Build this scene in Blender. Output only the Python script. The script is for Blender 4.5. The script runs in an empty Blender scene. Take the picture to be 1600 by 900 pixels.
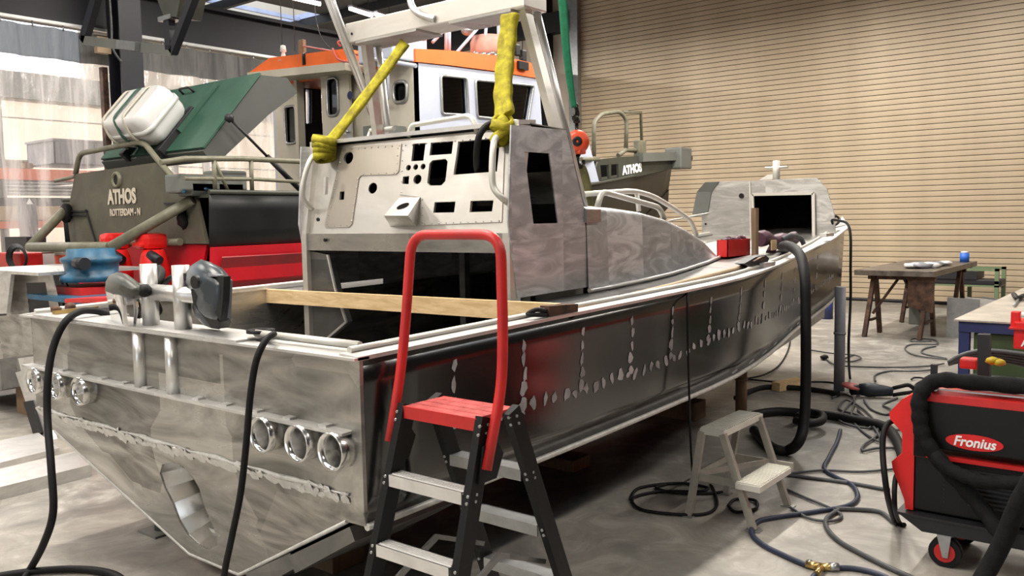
import bpy, bmesh, math, random
from mathutils import Vector, Matrix, geometry
random.seed(7)
S = bpy.context.scene
COL = S.collection
V = Vector
PI = math.pi
# ---------------------------------------------------------------- camera
F = 1350.0; CXP = 800.0; CYP = 450.0; CAMH = 1.65
_y = V((1084, 129, -F)).normalized()
_x = V((1690, -80, F)); _x = (_x - _y * _x.dot(_y)).normalized()
_z = _x.cross(_y)
CM = Matrix((_x, _y, _z))
CP = V((0, 0, CAMH))
cam_d = bpy.data.cameras.new('camera'); cam = bpy.data.objects.new('camera', cam_d); COL.objects.link(cam)
cam_d.sensor_width = 36; cam_d.lens = F / 1600 * 36; cam_d.clip_end = 200; cam_d.clip_start = 0.05
cam.matrix_world = Matrix.Translation(CP) @ CM.to_4x4()
S.camera = cam
def ray(x, y): return CM @ V((x - CXP, -(y - CYP), -F))
def oX(x, y, X): d = ray(x, y); return CP + d * (X / d.x)
def oY(x, y, Y): d = ray(x, y); return CP + d * (Y / d.y)
def oZ(x, y, Z): d = ray(x, y); return CP + d * ((Z - CAMH) / d.z)
def oP(x, y, O, N): d = ray(x, y); return CP + d * ((O - CP).dot(N) / d.dot(N))
# ---------------------------------------------------------------- objects
def tagp(o, label=None, cat=None, group=None, kind=None):
    if label: o['label'] = label
    if cat: o['category'] = cat
    if group: o['group'] = group
    if kind: o['kind'] = kind
    return o
ORG = {}
def thing(name, label, cat, loc, group=None):
    o = bpy.data.objects.new(name, None); COL.objects.link(o)
    o.location = V(loc); o.empty_display_size = 0.1
    ORG[o.name] = V(loc)
    return tagp(o, label, cat, group)
def build(name, bm, m, parent=None, smooth=None, bevel=0, solid=0, label=None, sub=0):
    bmesh.ops.recalc_face_normals(bm, faces=bm.faces[:])
    me = bpy.data.meshes.new(name)
    if parent is not None: org = ORG[parent.name]
    else:
        xs = [v.co for v in bm.verts]
        org = V(((min(c.x for c in xs) + max(c.x for c in xs)) / 2, (min(c.y for c in xs) + max(c.y for c in xs)) / 2, min(c.z for c in xs)))
    for v in bm.verts: v.co -= org
    if smooth is not None:
        for f in bm.faces: f.smooth = smooth
    bm.to_mesh(me); bm.free()
    ms = m if isinstance(m, (list, tuple)) else [m]
    for k in ms: me.materials.append(k)
    o = bpy.data.objects.new(name, me); COL.objects.link(o)
    if parent is not None: o.parent = parent
    else: o.location = org
    ORG[o.name] = org
    if bevel:
        md = o.modifiers.new('bevel', 'BEVEL'); md.width = bevel; md.segments = 2; md.limit_method = 'ANGLE'; md.angle_limit = 0.6
    if solid:
        md = o.modifiers.new('solid', 'SOLIDIFY'); md.thickness = solid; md.offset = 0
    if sub:
        md = o.modifiers.new('sub', 'SUBSURF'); md.levels = sub; md.render_levels = sub
    if label: o['label'] = label
    return o
def struct(name, bm, m, **k):
    o = build(name, bm, m, None, **k); o['kind'] = 'structure'; return o
def B(): return bmesh.new()
# ---------------------------------------------------------------- shapes
def box(bm, x0, x1, y0, y1, z0, z1, M=None, mi=0):
    c = [V((x, y, z)) for x in (x0, x1) for y in (y0, y1) for z in (z0, z1)]
    if M is not None: c = [M @ p for p in c]
    v = [bm.verts.new(p) for p in c]
    for q in ((0, 1, 3, 2), (4, 6, 7, 5), (0, 4, 5, 1), (2, 3, 7, 6), (0, 2, 6, 4), (1, 5, 7, 3)):
        f = bm.faces.new([v[i] for i in q]); f.material_index = mi
def bar(bm, a, b, w, h, up=(0, 0, 1), mi=0):
    """rectangular bar from a to b, w wide sideways and h along up"""
    a = V(a); b = V(b); d = (b - a); L = d.length; d.normalize()
    u = V(up); s = d.cross(u)
    if s.length < 1e-4: s = d.cross(V((1, 0, 0)))
    s.normalize(); u = s.cross(d).normalized()
    M = Matrix.Translation(a) @ Matrix((s, d, u)).transposed().to_4x4()
    box(bm, -w / 2, w / 2, 0, L, -h / 2, h / 2, M, mi)
def smooth_pts(pts, n=6, closed=False):
    P = [V(p) for p in pts]; out = []
    N = len(P)
    rng = range(N if closed else N - 1)
    for i in rng:
        if closed: p0, p1, p2, p3 = P[i - 1], P[i], P[(i + 1) % N], P[(i + 2) % N]
        else: p0, p1, p2, p3 = P[max(i - 1, 0)], P[i], P[i + 1], P[min(i + 2, N - 1)]
        for k in range(n):
            t = k / n
            out.append(0.5 * ((2 * p1) + (p2 - p0) * t + (2 * p0 - 5 * p1 + 4 * p2 - p3) * t * t + (3 * p1 - p0 - 3 * p2 + p3) * t ** 3))
    if not closed: out.append(P[-1])
    return out
def fillet(pts, r, n=5):
    P = [V(p) for p in pts]; out = [P[0]]
    for i in range(1, len(P) - 1):
        a, b, c = P[i - 1], P[i], P[i + 1]
        d1 = (a - b); d2 = (c - b); rr = min(r, d1.length * .49, d2.length * .49)
        s = b + d1.normalized() * rr; e = b + d2.normalized() * rr
        for k in range(n + 1):
            t = k / n
            out.append(s * (1 - t) ** 2 + b * 2 * t * (1 - t) + e * t * t)
    out.append(P[-1]); return out
def tube(bm, pts, r, seg=10, closed=False, prof=None, up=None, mi=0, cap=True):
    P = [V(p) for p in pts]; n = len(P)
    if prof is None: prof = [(math.cos(2 * PI * k / seg), math.sin(2 * PI * k / seg)) for k in range(seg)]
    rr = r if isinstance(r, (list, tuple)) else [r] * n
    T = []
    for i in range(n):
        if closed: t = P[(i + 1) % n] - P[i - 1]
        else: t = P[min(i + 1, n - 1)] - P[max(i - 1, 0)]
        T.append(t.normalized() if t.length > 1e-9 else V((0, 0, 1)))
    u = V(up) if up is not None else (V((0, 0, 1)) if abs(T[0].z) < .9 else V((1, 0, 0)))
    rings = []
    for i in range(n):
        u = (u - T[i] * u.dot(T[i]))
        if u.length < 1e-6: u = T[i].orthogonal()
        u.normalize(); s = T[i].cross(u)
        rings.append([bm.verts.new(P[i] + (s * a + u * b) * rr[i]) for a, b in prof])
    m = len(prof)
    for i in range(n if closed else n - 1):
        A, Bq = rings[i], rings[(i + 1) % n]
        for k in range(m):
            f = bm.faces.new((A[k], A[(k + 1) % m], Bq[(k + 1) % m], Bq[k])); f.smooth = True; f.material_index = mi
    if cap and not closed:
        for R in (rings[0], rings[-1]):
            f = bm.faces.new(R); f.material_index = mi
    return rings
def cyl(bm, a, b, r, seg=16, r2=None, mi=0):
    tube(bm, [a, b], [r, r if r2 is None else r2], seg, mi=mi)
def lathe(bm, prof, O, A=(0, 0, 1), seg=20, mi=0, caps=False):
    A = V(A).normalized(); u = A.orthogonal().normalized(); s = A.cross(u); O = V(O)
    R = [[bm.verts.new(O + A * h + (u * math.cos(2 * PI * k / seg) + s * math.sin(2 * PI * k / seg)) * max(r, 1e-4)) for k in range(seg)] for r, h in prof]
    for i in range(len(R) - 1):
        for k in range(seg):
            f = bm.faces.new((R[i][k], R[i][(k + 1) % seg], R[i + 1][(k + 1) % seg], R[i + 1][k])); f.smooth = True; f.material_index = mi
    if caps:
        for q in (R[0], R[-1]): bm.faces.new(q).material_index = mi
def prism(bm, poly, off, mi=0):
    off = V(off); a = [bm.verts.new(V(p)) for p in poly]; b = [bm.verts.new(V(p) + off) for p in poly]; n = len(a)
    for q in (a, b[::-1]): bm.faces.new(q).material_index = mi
    for i in range(n):
        bm.faces.new((a[i], b[i], b[(i + 1) % n], a[(i + 1) % n])).material_index = mi
def plate(bm, outline, holes, O, U, W, t, mi=0):
    """flat plate of thickness t with real holes; outline and holes are (u, w) loops in the plane O, U, W"""
    O = V(O); U = V(U); W = V(W); N = U.cross(W).normalized()
    loops = [outline] + list(holes)
    tri = geometry.tessellate_polygon([[V((a, b, 0)) for a, b in L] for L in loops])
    flat = [p for L in loops for p in L]
    top = [bm.verts.new(O + U * a + W * b) for a, b in flat]
    bot = [bm.verts.new(O + U * a + W * b - N * t) for a, b in flat]
    for q in tri:
        for vs in (top, bot):
            try: bm.faces.new([vs[i] for i in q]).material_index = mi
            except ValueError: pass
    k = 0
    for L in loops:
        n = len(L)
        for i in range(n):
            a, b = k + i, k + (i + 1) % n
            try: bm.faces.new((top[a], top[b], bot[b], bot[a])).material_index = mi
            except ValueError: pass
        k += n
def circ(cx, cy, rx, ry=None, n=16):
    ry = rx if ry is None else ry
    return [(cx + rx * math.cos(2 * PI * k / n), cy + ry * math.sin(2 * PI * k / n)) for k in range(n)]
def rrect(x0, x1, y0, y1, r, n=4):
    out = []
    for cx, cy, a in ((x1 - r, y1 - r, 0), (x0 + r, y1 - r, PI / 2), (x0 + r, y0 + r, PI), (x1 - r, y0 + r, 1.5 * PI)):
        for k in range(n + 1):
            t = a + k / n * PI / 2; out.append((cx + r * math.cos(t), cy + r * math.sin(t)))
    return out
def loft(bm, rings, closed=True, caps=True, smooth=True, mi=0):
    R = [[bm.verts.new(V(p)) for p in r] for r in rings]; m = len(R[0])
    for i in range(len(R) - 1):
        for k in range(m if closed else m - 1):
            f = bm.faces.new((R[i][k], R[i][(k + 1) % m], R[i + 1][(k + 1) % m], R[i + 1][k])); f.smooth = smooth; f.material_index = mi
    if caps and closed:
        for q in (R[0], R[-1]): bm.faces.new(q).material_index = mi
    return R
def rbox(bm, x0, x1, y0, y1, z0, z1, r=.02, M=None, mi=0, seg=2):
    b = bmesh.new(); box(b, x0, x1, y0, y1, z0, z1)
    bmesh.ops.bevel(b, geom=b.edges[:] + b.verts[:], offset=r, segments=seg, profile=.6, affect='EDGES')
    join(bm, b, M, mi)
def join(bm, b, M=None, mi=0, smooth=None):
    mp = {}
    for v in b.verts: mp[v] = bm.verts.new(M @ v.co if M is not None else v.co)
    for f in b.faces:
        try:
            g = bm.faces.new([mp[v] for v in f.verts]); g.material_index = mi; g.smooth = f.smooth if smooth is None else smooth
        except ValueError: pass
    b.free()
def blob(bm, c, rx, ry, rz, n=2, jit=0, M=None, mi=0):
    b = bmesh.new(); bmesh.ops.create_icosphere(b, subdivisions=n, radius=1)
    for v in b.verts:
        k = 1 + random.uniform(-jit, jit); v.co = V((v.co.x * rx * k, v.co.y * ry * k, v.co.z * rz * k))
        if M is not None: v.co = M @ v.co
        v.co += V(c)
    join(bm, b, None, mi, True)
def lettering(name, text, size, O, U, W, m, parent, off=0.0, shear=0.0, depth=.002, sx=1.0, label=None):
    """text as mesh lying in the plane O, U, W"""
    cu = bpy.data.curves.new('text', 'FONT'); cu.body = text; cu.size = size; cu.offset = off; cu.shear = shear; cu.extrude = depth
    cu.align_x = 'CENTER'; cu.align_y = 'CENTER'; cu.resolution_u = 3
    to = bpy.data.objects.new('text', cu); COL.objects.link(to)
    me0 = bpy.data.meshes.new_from_object(to.evaluated_get(bpy.context.evaluated_depsgraph_get()))
    bpy.data.objects.remove(to); bpy.data.curves.remove(cu)
    b = bmesh.new(); b.from_mesh(me0); bpy.data.meshes.remove(me0)
    U = V(U).normalized(); W = V(W).normalized(); N = U.cross(W)
    for v in b.verts: v.co = V(O) + U * v.co.x * sx + W * v.co.y + N * v.co.z
    return build(name, b, m, parent, label=label)
# ---------------------------------------------------------------- materials
def srgb(c):
    return tuple(((x / 255) / 12.92 if x / 255 <= .04045 else (((x / 255) + .055) / 1.055) ** 2.4) for x in c) + (1,)
def newmat(name):
    m = bpy.data.materials.new(name); m.use_nodes = True
    nt = m.node_tree; return m, nt, nt.nodes['Principled BSDF']
def N(nt, t, **k):
    n = nt.nodes.new(t)
    for a, b in k.items(): setattr(n, a, b)
    return n
def ramp(nt, fac, stops):
    r = N(nt, 'ShaderNodeValToRGB'); e = r.color_ramp.elements
    while len(e) < len(stops): e.new(.5)
    for i, (p, c) in enumerate(stops):
        e[i].position = p; e[i].color = c if len(c) == 4 else tuple(c) + (1,)
    nt.links.new(fac, r.inputs[0]); return r.outputs[0]
def noise(nt, scale, detail=4, rough=.55, dist=0, stretch=None, coord='Object'):
    tc = N(nt, 'ShaderNodeTexCoord'); mp = N(nt, 'ShaderNodeMapping')
    nt.links.new(tc.outputs[coord], mp.inputs[0])
    if stretch: mp.inputs['Scale'].default_value = stretch
    n = N(nt, 'ShaderNodeTexNoise'); n.inputs['Scale'].default_value = scale; n.inputs['Detail'].default_value = detail
    n.inputs['Roughness'].default_value = rough; n.inputs['Distortion'].default_value = dist
    nt.links.new(mp.outputs[0], n.inputs[0]); return n.outputs[0]
def bump(nt, p, h, strength=.2, dist=.01):
    b = N(nt, 'ShaderNodeBump'); b.inputs['Strength'].default_value = strength; b.inputs['Distance'].default_value = dist
    nt.links.new(h, b.inputs['Height']); nt.links.new(b.outputs[0], p.inputs['Normal'])
def paint(name, c, rough=.5, metal=0, var=.12, scale=3, spec=.5, bumps=0, c2=None, dist=0, stretch=None, coat=0):
    m, nt, p = newmat(name); c = srgb(c) if max(c) > 1 else tuple(c) + (1,)
    lo = srgb(c2) if c2 else tuple(x * (1 - var) for x in c[:3]) + (1,)
    hi = tuple(min(x * (1 + var), 1) for x in c[:3]) + (1,)
    n = noise(nt, scale, 5, .6, dist, stretch)
    nt.links.new(ramp(nt, n, [(.35, lo), (.65, hi)]), p.inputs['Base Color'])
    p.inputs['Roughness'].default_value = rough; p.inputs['Metallic'].default_value = metal
    p.inputs['Specular IOR Level'].default_value = spec; p.inputs['Coat Weight'].default_value = coat
    if bumps: bump(nt, p, noise(nt, scale * 8), bumps)
    return m
def alu(name, lo=(.42, .41, .39), hi=(.72, .71, .69), r0=.28, r1=.5, scale=2.2, stretch=(1, 1, 4), dist=1.5, bumpy=.06, metal=.92, patch=True):
    """ground and brushed aluminium: streaks left by the grinder, plate to plate differences"""
    m, nt, p = newmat(name)
    n1 = noise(nt, scale, 3.5, .52, dist, stretch)
    n2 = noise(nt, 45, 3, .6, .2, (1, 1, 7))
    if patch:
        tc = N(nt, 'ShaderNodeTexCoord'); vo = N(nt, 'ShaderNodeTexVoronoi', distance='CHEBYCHEV'); vo.inputs['Scale'].default_value = 1.6
        nt.links.new(tc.outputs['Object'], vo.inputs['Vector'])
        mx = N(nt, 'ShaderNodeMix', data_type='FLOAT'); mx.inputs[0].default_value = .3
        nt.links.new(n1, mx.inputs[2]); nt.links.new(vo.outputs['Color'], mx.inputs[3]); f = mx.outputs[0]
    else: f = n1
    nt.links.new(ramp(nt, f, [(.3, lo), (.62, hi)]), p.inputs['Base Color'])
    mr = N(nt, 'ShaderNodeMapRange'); mr.inputs[1].default_value = .3; mr.inputs[2].default_value = .7
    mr.inputs[3].default_value = r1; mr.inputs[4].default_value = r0
    nt.links.new(f, mr.inputs[0]); nt.links.new(mr.outputs[0], p.inputs['Roughness'])
    p.inputs['Metallic'].default_value = metal
    ad = N(nt, 'ShaderNodeMath', operation='ADD'); nt.links.new(n1, ad.inputs[0]); nt.links.new(n2, ad.inputs[1])
    bump(nt, p, ad.outputs[0], bumpy, .02)
    return m
def alu_panels(name, lo, hi, pitch=2.3, metal=.6, axis='Y', r0=.3, r1=.5):
    """plates ground one after the other, each with its own swirl"""
    m, nt, p = newmat(name); L = nt.links
    tc = N(nt, 'ShaderNodeTexCoord'); sp = N(nt, 'ShaderNodeSeparateXYZ'); L.new(tc.outputs['Object'], sp.inputs[0])
    wob = N(nt, 'ShaderNodeTexNoise'); wob.inputs['Scale'].default_value = 1.2; L.new(tc.outputs['Object'], wob.inputs[0])
    mu = N(nt, 'ShaderNodeMath', operation='MULTIPLY'); mu.inputs[1].default_value = pitch; L.new(sp.outputs[axis], mu.inputs[0])
    fl = N(nt, 'ShaderNodeMath', operation='FLOOR'); L.new(mu.outputs[0], fl.inputs[0])
    mz = N(nt, 'ShaderNodeMath', operation='MULTIPLY'); mz.inputs[1].default_value = 2.6; L.new(sp.outputs['Z'], mz.inputs[0])
    fz = N(nt, 'ShaderNodeMath', operation='FLOOR'); L.new(mz.outputs[0], fz.inputs[0])
    cb = N(nt, 'ShaderNodeCombineXYZ'); L.new(fl.outputs[0], cb.inputs[0]); L.new(fz.outputs[0], cb.inputs[1])
    wn = N(nt, 'ShaderNodeTexWhiteNoise'); L.new(cb.outputs[0], wn.inputs['Vector'])
    ad = N(nt, 'ShaderNodeVectorMath', operation='MULTIPLY_ADD'); L.new(wn.outputs['Color'], ad.inputs[0]); ad.inputs[1].default_value = (9, 9, 9); L.new(tc.outputs['Object'], ad.inputs[2])
    mp = N(nt, 'ShaderNodeMapping'); mp.inputs['Scale'].default_value = (1, 1, 3.2); L.new(ad.outputs[0], mp.inputs[0])
    n = N(nt, 'ShaderNodeTexNoise'); n.inputs['Scale'].default_value = 2.6; n.inputs['Detail'].default_value = 3.5; n.inputs['Distortion'].default_value = 2.4; L.new(mp.outputs[0], n.inputs[0])
    mx = N(nt, 'ShaderNodeMix', data_type='FLOAT'); mx.inputs[0].default_value = .26; L.new(n.outputs[0], mx.inputs[2]); L.new(wn.outputs['Value'], mx.inputs[3])
    L.new(ramp(nt, mx.outputs[0], [(.3, lo), (.5, tuple((a + b) / 2.3 for a, b in zip(lo, hi))), (.68, hi)]), p.inputs['Base Color'])
    mr = N(nt, 'ShaderNodeMapRange'); mr.inputs[3].default_value = r1; mr.inputs[4].default_value = r0; L.new(mx.outputs[0], mr.inputs[0]); L.new(mr.outputs[0], p.inputs['Roughness'])
    p.inputs['Metallic'].default_value = metal; bump(nt, p, n.outputs[0], .08, .02); return m
def emit(name, c, s):
    m = bpy.data.materials.new(name); m.use_nodes = True; nt = m.node_tree; nt.nodes.clear()
    e = N(nt, 'ShaderNodeEmission'); e.inputs[0].default_value = tuple(c) + (1,); e.inputs[1].default_value = s
    o = N(nt, 'ShaderNodeOutputMaterial'); nt.links.new(e.outputs[0], o.inputs[0]); return m
def glass(name, tint=(.9, .93, .93), rough=.03, mixt=.8):
    m = bpy.data.materials.new(name); m.use_nodes = True; nt = m.node_tree; nt.nodes.clear()
    t = N(nt, 'ShaderNodeBsdfTransparent'); t.inputs[0].default_value = tuple(tint) + (1,)
    g = N(nt, 'ShaderNodeBsdfGlossy'); g.inputs[1].default_value = rough
    fr = N(nt, 'ShaderNodeFresnel'); fr.inputs[0].default_value = 1.5
    mx = N(nt, 'ShaderNodeMixShader'); nt.links.new(fr.outputs[0], mx.inputs[0]); nt.links.new(t.outputs[0], mx.inputs[1]); nt.links.new(g.outputs[0], mx.inputs[2])
    o = N(nt, 'ShaderNodeOutputMaterial'); nt.links.new(mx.outputs[0], o.inputs[0]); return m
M = {}
M['alu'] = alu('ground_aluminium', (.22, .21, .19), (.60, .585, .55), .24, .5, 1.6, (.8, .8, 3.2), 2.6, .06)
M['alu_side'] = alu_panels('ground_side_plating', (.38, .38, .39), (.86, .87, .90))
M['alu_cuddy'] = alu_panels('ground_cuddy_plating', (.34, .33, .31), (.66, .65, .62), 1.1, .6, 'X')
M['weld'] = paint('bright_ground_weld', (206, 204, 198), .45, .3, .12, 30)
M['void'] = paint('hollow_shade_black', (9, 9, 9), .95, 0, .1, 5, spec=.1)  # near black carries the shade inside hollows
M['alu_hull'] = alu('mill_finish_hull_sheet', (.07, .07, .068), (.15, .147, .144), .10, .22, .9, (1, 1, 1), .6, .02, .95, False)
M['alu_light'] = alu('light_ground_aluminium', (.58, .57, .55), (.86, .85, .83), .3, .55, 4, (1, 1, 2), 1.2, .05, .85)
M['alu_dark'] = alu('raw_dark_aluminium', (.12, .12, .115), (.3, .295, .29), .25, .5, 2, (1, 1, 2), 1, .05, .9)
M['alu_tube'] = alu('aluminium_tube', (.52, .51, .49), (.76, .75, .73), .32, .42, 3, (3, 3, 1), .5, .0, .9, False)
M['alu_bright'] = alu('turned_aluminium', (.7, .69, .67), (.88, .87, .85), .16, .26, 6, (1, 1, 1), .5, .0, 1, False)
M['alu_white'] = paint('pale_aluminium_rail', (222, 220, 210), .35, .35, .05, 10)
M['grind'] = paint('grinding_mark', (176, 176, 178), .5, .6, .35, 9)
M['grinder_blue'] = paint('dark_teal_plastic', (30, 40, 48), .5, 0, .1, 10)
M['bronze'] = alu('riveted_panel_aluminium', (.50, .45, .38), (.74, .68, .6), .25, .42, 1.3, (1, 1, 1), .8, .02, .9, False)
M['cream_lit_alu'] = alu('cream_lit_aluminium', (.62, .59, .54), (.82, .79, .74), .3, .5, 2, (1, 1, 2), 1, .03, .85, False)  # bare aluminium; the warm light on it is put into the cream tone
M['black'] = paint('black_paint', (17, 17, 18), .45, 0, .2, 8, spec=.3)
M['lid_grey'] = paint('lid_grey_paint', (80, 82, 79), .55, 0, .06, 2, spec=.3)
M['rubber'] = paint('black_rubber', (15, 15, 16), .62, 0, .25, 20, spec=.3)
M['cloth_black'] = paint('black_fabric_sleeve', (20, 21, 22), .85, 0, .35, 25, bumps=.3, spec=.2)
M['grey_cable'] = paint('grey_cable', (70, 72, 74), .55, 0, .2, 20)
M['blue_cable'] = paint('blue_hose', (38, 46, 66), .5, 0, .2, 20)
M['red'] = paint('red_paint', (190, 36, 34), .42, 0, .18, 5)
M['red_bright'] = paint('bright_red_plastic', (214, 30, 28), .38, 0, .1, 4)
M['red_dark'] = paint('dark_red_antifouling', (140, 12, 24), .5, 0, .25, 2)
M['red_anti'] = paint('red_antifouling', (190, 18, 34), .45, 0, .12, 2)
M['red_tread'] = paint('worn_red_tread', (186, 70, 66), .55, 0, .3, 30, c2=(150, 40, 38))
M['orange'] = paint('orange_paint', (240, 110, 40), .5, 0, .08, 3)
M['orange_rack'] = paint('orange_rack_beam', (228, 120, 80), .5, 0, .05, 3)
M['orange_hoist'] = paint('orange_hoist', (206, 72, 34), .4, 0, .12, 10)
M['white_paint'] = paint('white_paint', (186, 193, 210), .4, 0, .05, 2)
M['cream_paint'] = paint('cream_paint', (200, 194, 178), .5, 0, .08, 2)
M['olive'] = paint('olive_grey_paint', (80, 78, 65), .5, 0, .14, 3, c2=(70, 67, 55), dist=1)
M['olive_tube'] = paint('worn_olive_tube', (112, 110, 92), .5, 0, .2, 12)
M['olive_dark'] = paint('dark_olive_paint', (62, 64, 56), .5, 0, .15, 3)
M['black_hull'] = paint('black_hull_paint', (20, 22, 23), .42, 0, .3, 3, spec=.35)
M['green'] = paint('green_deck_paint', (44, 82, 66), .6, 0, .14, 3, bumps=.1)
M['grey_paint'] = paint('grey_paint', (104, 107, 102), .5, 0, .08, 2)
M['steel_dark'] = paint('dark_steel_paint', (26, 28, 36), .5, .1, .12, 3)
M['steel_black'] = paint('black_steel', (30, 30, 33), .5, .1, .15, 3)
M['rust'] = paint('rusty_steel', (86, 62, 48), .6, .5, .3, 12, c2=(50, 38, 32))
M['steel_top'] = paint('worn_steel_top', (120, 112, 104), .42, .6, .25, 6, c2=(84, 76, 70))
M['bench_top'] = paint('dusty_steel_top', (176, 168, 156), .5, .3, .15, 5)
M['blue_paint'] = paint('blue_paint', (36, 46, 92), .5, 0, .15, 6)
M['blue_machine'] = paint('blue_machine_paint', (34, 84, 112), .45, 0, .3, 8)
M['green_box'] = paint('green_cabinet_paint', (62, 80, 44), .5, 0, .12, 4)
M['green_rack'] = paint('green_rack_paint', (110, 128, 96), .5, 0, .12, 6)
M['wood'] = paint('pine_plank', (222, 194, 150), .6, 0, .08, 4, c2=(200, 168, 120), dist=.6, stretch=(1, 9, 9))
M['wood_post'] = paint('grey_wood', (132, 106, 82), .7, 0, .15, 9, stretch=(4, 4, 1))
M['wood_beam'] = paint('timber_beam', (190, 166, 136), .7, 0, .12, 3)
M['yellow'] = paint('yellow_webbing', (168, 158, 22), .8, 0, .18, 22, c2=(128, 118, 14), bumps=.25)
M['yellow_plain'] = paint('yellow_plastic', (186, 158, 40), .5, 0, .1, 10)
M['green_sling'] = paint('green_webbing', (22, 112, 76), .75, 0, .18, 22, bumps=.2)
M['olive_sling'] = paint('olive_webbing', (92, 88, 52), .8, 0, .2, 22, bumps=.2)
M['white_plastic'] = paint('white_fibreglass', (212, 212, 210), .34, 0, .03, 4)
M['grey_plastic'] = paint('grey_plastic', (128, 130, 136), .5, 0, .08, 4)
M['helmet'] = paint('helmet_shell', (48, 56, 62), .3, 0, .12, 8)
M['helmet_dark'] = paint('helmet_black', (20, 22, 24), .35, 0, .12, 8)
M['shield_top'] = paint('face_shield_brow', (62, 64, 58), .38, 0, .1, 8)
M['letter'] = paint('letter_white', (198, 190, 172), .6, 0, .1, 30)
M['letter_white'] = paint('letter_clean_white', (240, 240, 240), .6, 0, .03, 30)
M['brass'] = paint('brass', (200, 170, 110), .3, .9, .1, 20)
M['zinc'] = paint('zinc', (170, 172, 172), .35, .8, .1, 14)
M['chain'] = paint('dark_chain', (34, 32, 30), .5, .6, .2, 30)
M['glass'] = glass('window_glass', (.28, .3, .32))
M['clear'] = glass('clear_visor', (.86, .84, .84))
M['purple'] = paint('dull_purple_tool', (78, 48, 62), .5, 0, .15, 10)
M['blue_bright'] = paint('bright_blue', (44, 98, 196), .5, 0, .1, 10)
M['trouser'] = paint('dark_workwear', (58, 60, 72), .9, 0, .2, 10)
M['pale_red'] = paint('faded_life_float', (206, 160, 146), .6, 0, .1, 10)
M['pink_red'] = paint('faded_red_tool', (180, 90, 86), .6, 0, .15, 14)
# ================================================================ the hall
FLOOR_M, nt, p = newmat('power_floated_concrete')
n1 = noise(nt, .55, 7, .62, .8); n2 = noise(nt, 3.2, 6, .65, 1.4); n3 = noise(nt, 30, 4, .6, 0)
c1 = ramp(nt, n1, [(.36, srgb((96, 95, 92))), (.5, srgb((134, 130, 123))), (.63, srgb((176, 169, 158)))])
c2 = ramp(nt, n2, [(.38, srgb((112, 110, 105))), (.52, srgb((146, 142, 134))), (.66, srgb((190, 186, 179)))])
mx = N(nt, 'ShaderNodeMix', data_type='RGBA'); mx.inputs[0].default_value = .5
nt.links.new(c1, mx.inputs[6]); nt.links.new(c2, mx.inputs[7]); nt.links.new(mx.outputs[2], p.inputs['Base Color'])
mr = N(nt, 'ShaderNodeMapRange'); mr.inputs[3].default_value = .3; mr.inputs[4].default_value = .62
nt.links.new(n2, mr.inputs[0]); nt.links.new(mr.outputs[0], p.inputs['Roughness'])
bump(nt, p, n3, .05, .01)
bm = B(); box(bm, -24, 9, -9, 17.6, -.2, 0); struct('floor', bm, FLOOR_M)

M['shutter'], nt, p = newmat('beige_shutter_slats')
nn = noise(nt, .8, 3, .5, 0, (1.6, 1, .12))
nt.links.new(ramp(nt, nn, [(.3, srgb((186, 168, 142))), (.7, srgb((206, 188, 160)))]), p.inputs['Base Color'])
p.inputs['Roughness'].default_value = .42; p.inputs['Metallic'].default_value = .12
M['groove'] = paint('shutter_groove', (66, 48, 36), .8, spec=.1)
M['wall_cream'] = paint('cream_sandwich_panel', (214, 204, 188), .55, 0, .03, 1)
M['wall_dark'] = paint('dark_cladding', (44, 45, 48), .7, 0, .1, 1)
M['wall_mid'] = paint('beige_cladding', (176, 168, 154), .7, 0, .08, 1)
M['ceiling'] = paint('dark_trapezoid_ceiling', (50, 52, 56), .7, 0, .1, 1)

# roller shutter: real slats, 100 mm pitch
bm = B()
X0, X1, YS = -11.5, 6.0, 17.0
z = 0.0
while z < 7.0:
    a = [(YS + .010, z + .004), (YS, z + .006), (YS - .0012, z + .05), (YS, z + .093), (YS + .010, z + .095)]
    rows = [[bm.verts.new((x, y, zz)) for y, zz in a] for x in (X0, X1)]
    for k in range(len(a) - 1): bm.faces.new((rows[0][k], rows[1][k], rows[1][k + 1], rows[0][k + 1]))
    g = [bm.verts.new((x, y, zz)) for x, y, zz in ((X0, YS + .008, z + .09), (X1, YS + .008, z + .09), (X1, YS + .008, z + .11), (X0, YS + .008, z + .11))]
    bm.faces.new(g).material_index = 1
    z += .1
o = build('door_1', bm, [M['shutter'], M['groove']]); o['kind'] = 'structure'
bm = B(); box(bm, -11.72, -11.46, 16.86, 17.05, 0, 7); struct('trim_1', bm, M['zinc'])
bm = B(); box(bm, -24, -11.7, 17.03, 17.3, 0, 9); box(bm, -11.7, 9, 17.06, 17.3, 0, 9); struct('wall_front', bm, M['wall_cream'])
bm = B()
for i in range(6): box(bm, -13.2 - i * 1.1, -13.19 - i * 1.1, 17.02, 17.04, 0, 9)
struct('trim_2', bm, M['grey_paint'])
# dark header beam on the cream wall
bm = B(); box(bm, -19, -11.74, 16.75, 17.02, 5.95, 6.42); struct('trim_3', bm, M['steel_black'])
# side and back walls (behind the camera; a doorway lets the daylight in)
bm = B(); box(bm, 7.6, 7.9, -9, 17.3, 0, 9); struct('wall_right', bm, M['wall_dark'])
bm = B(); plate(bm, [(-24, 0), (8, 0), (8, 9), (-24, 9)], [[(-5.5, 0.01), (-1.0, 0.01), (-1.0, 3.0), (-5.5, 3.0)]], (0, -8.6, 0), (1, 0, 0), (0, 0, 1), .2)
struct('wall_back', bm, M['wall_mid'])
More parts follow.
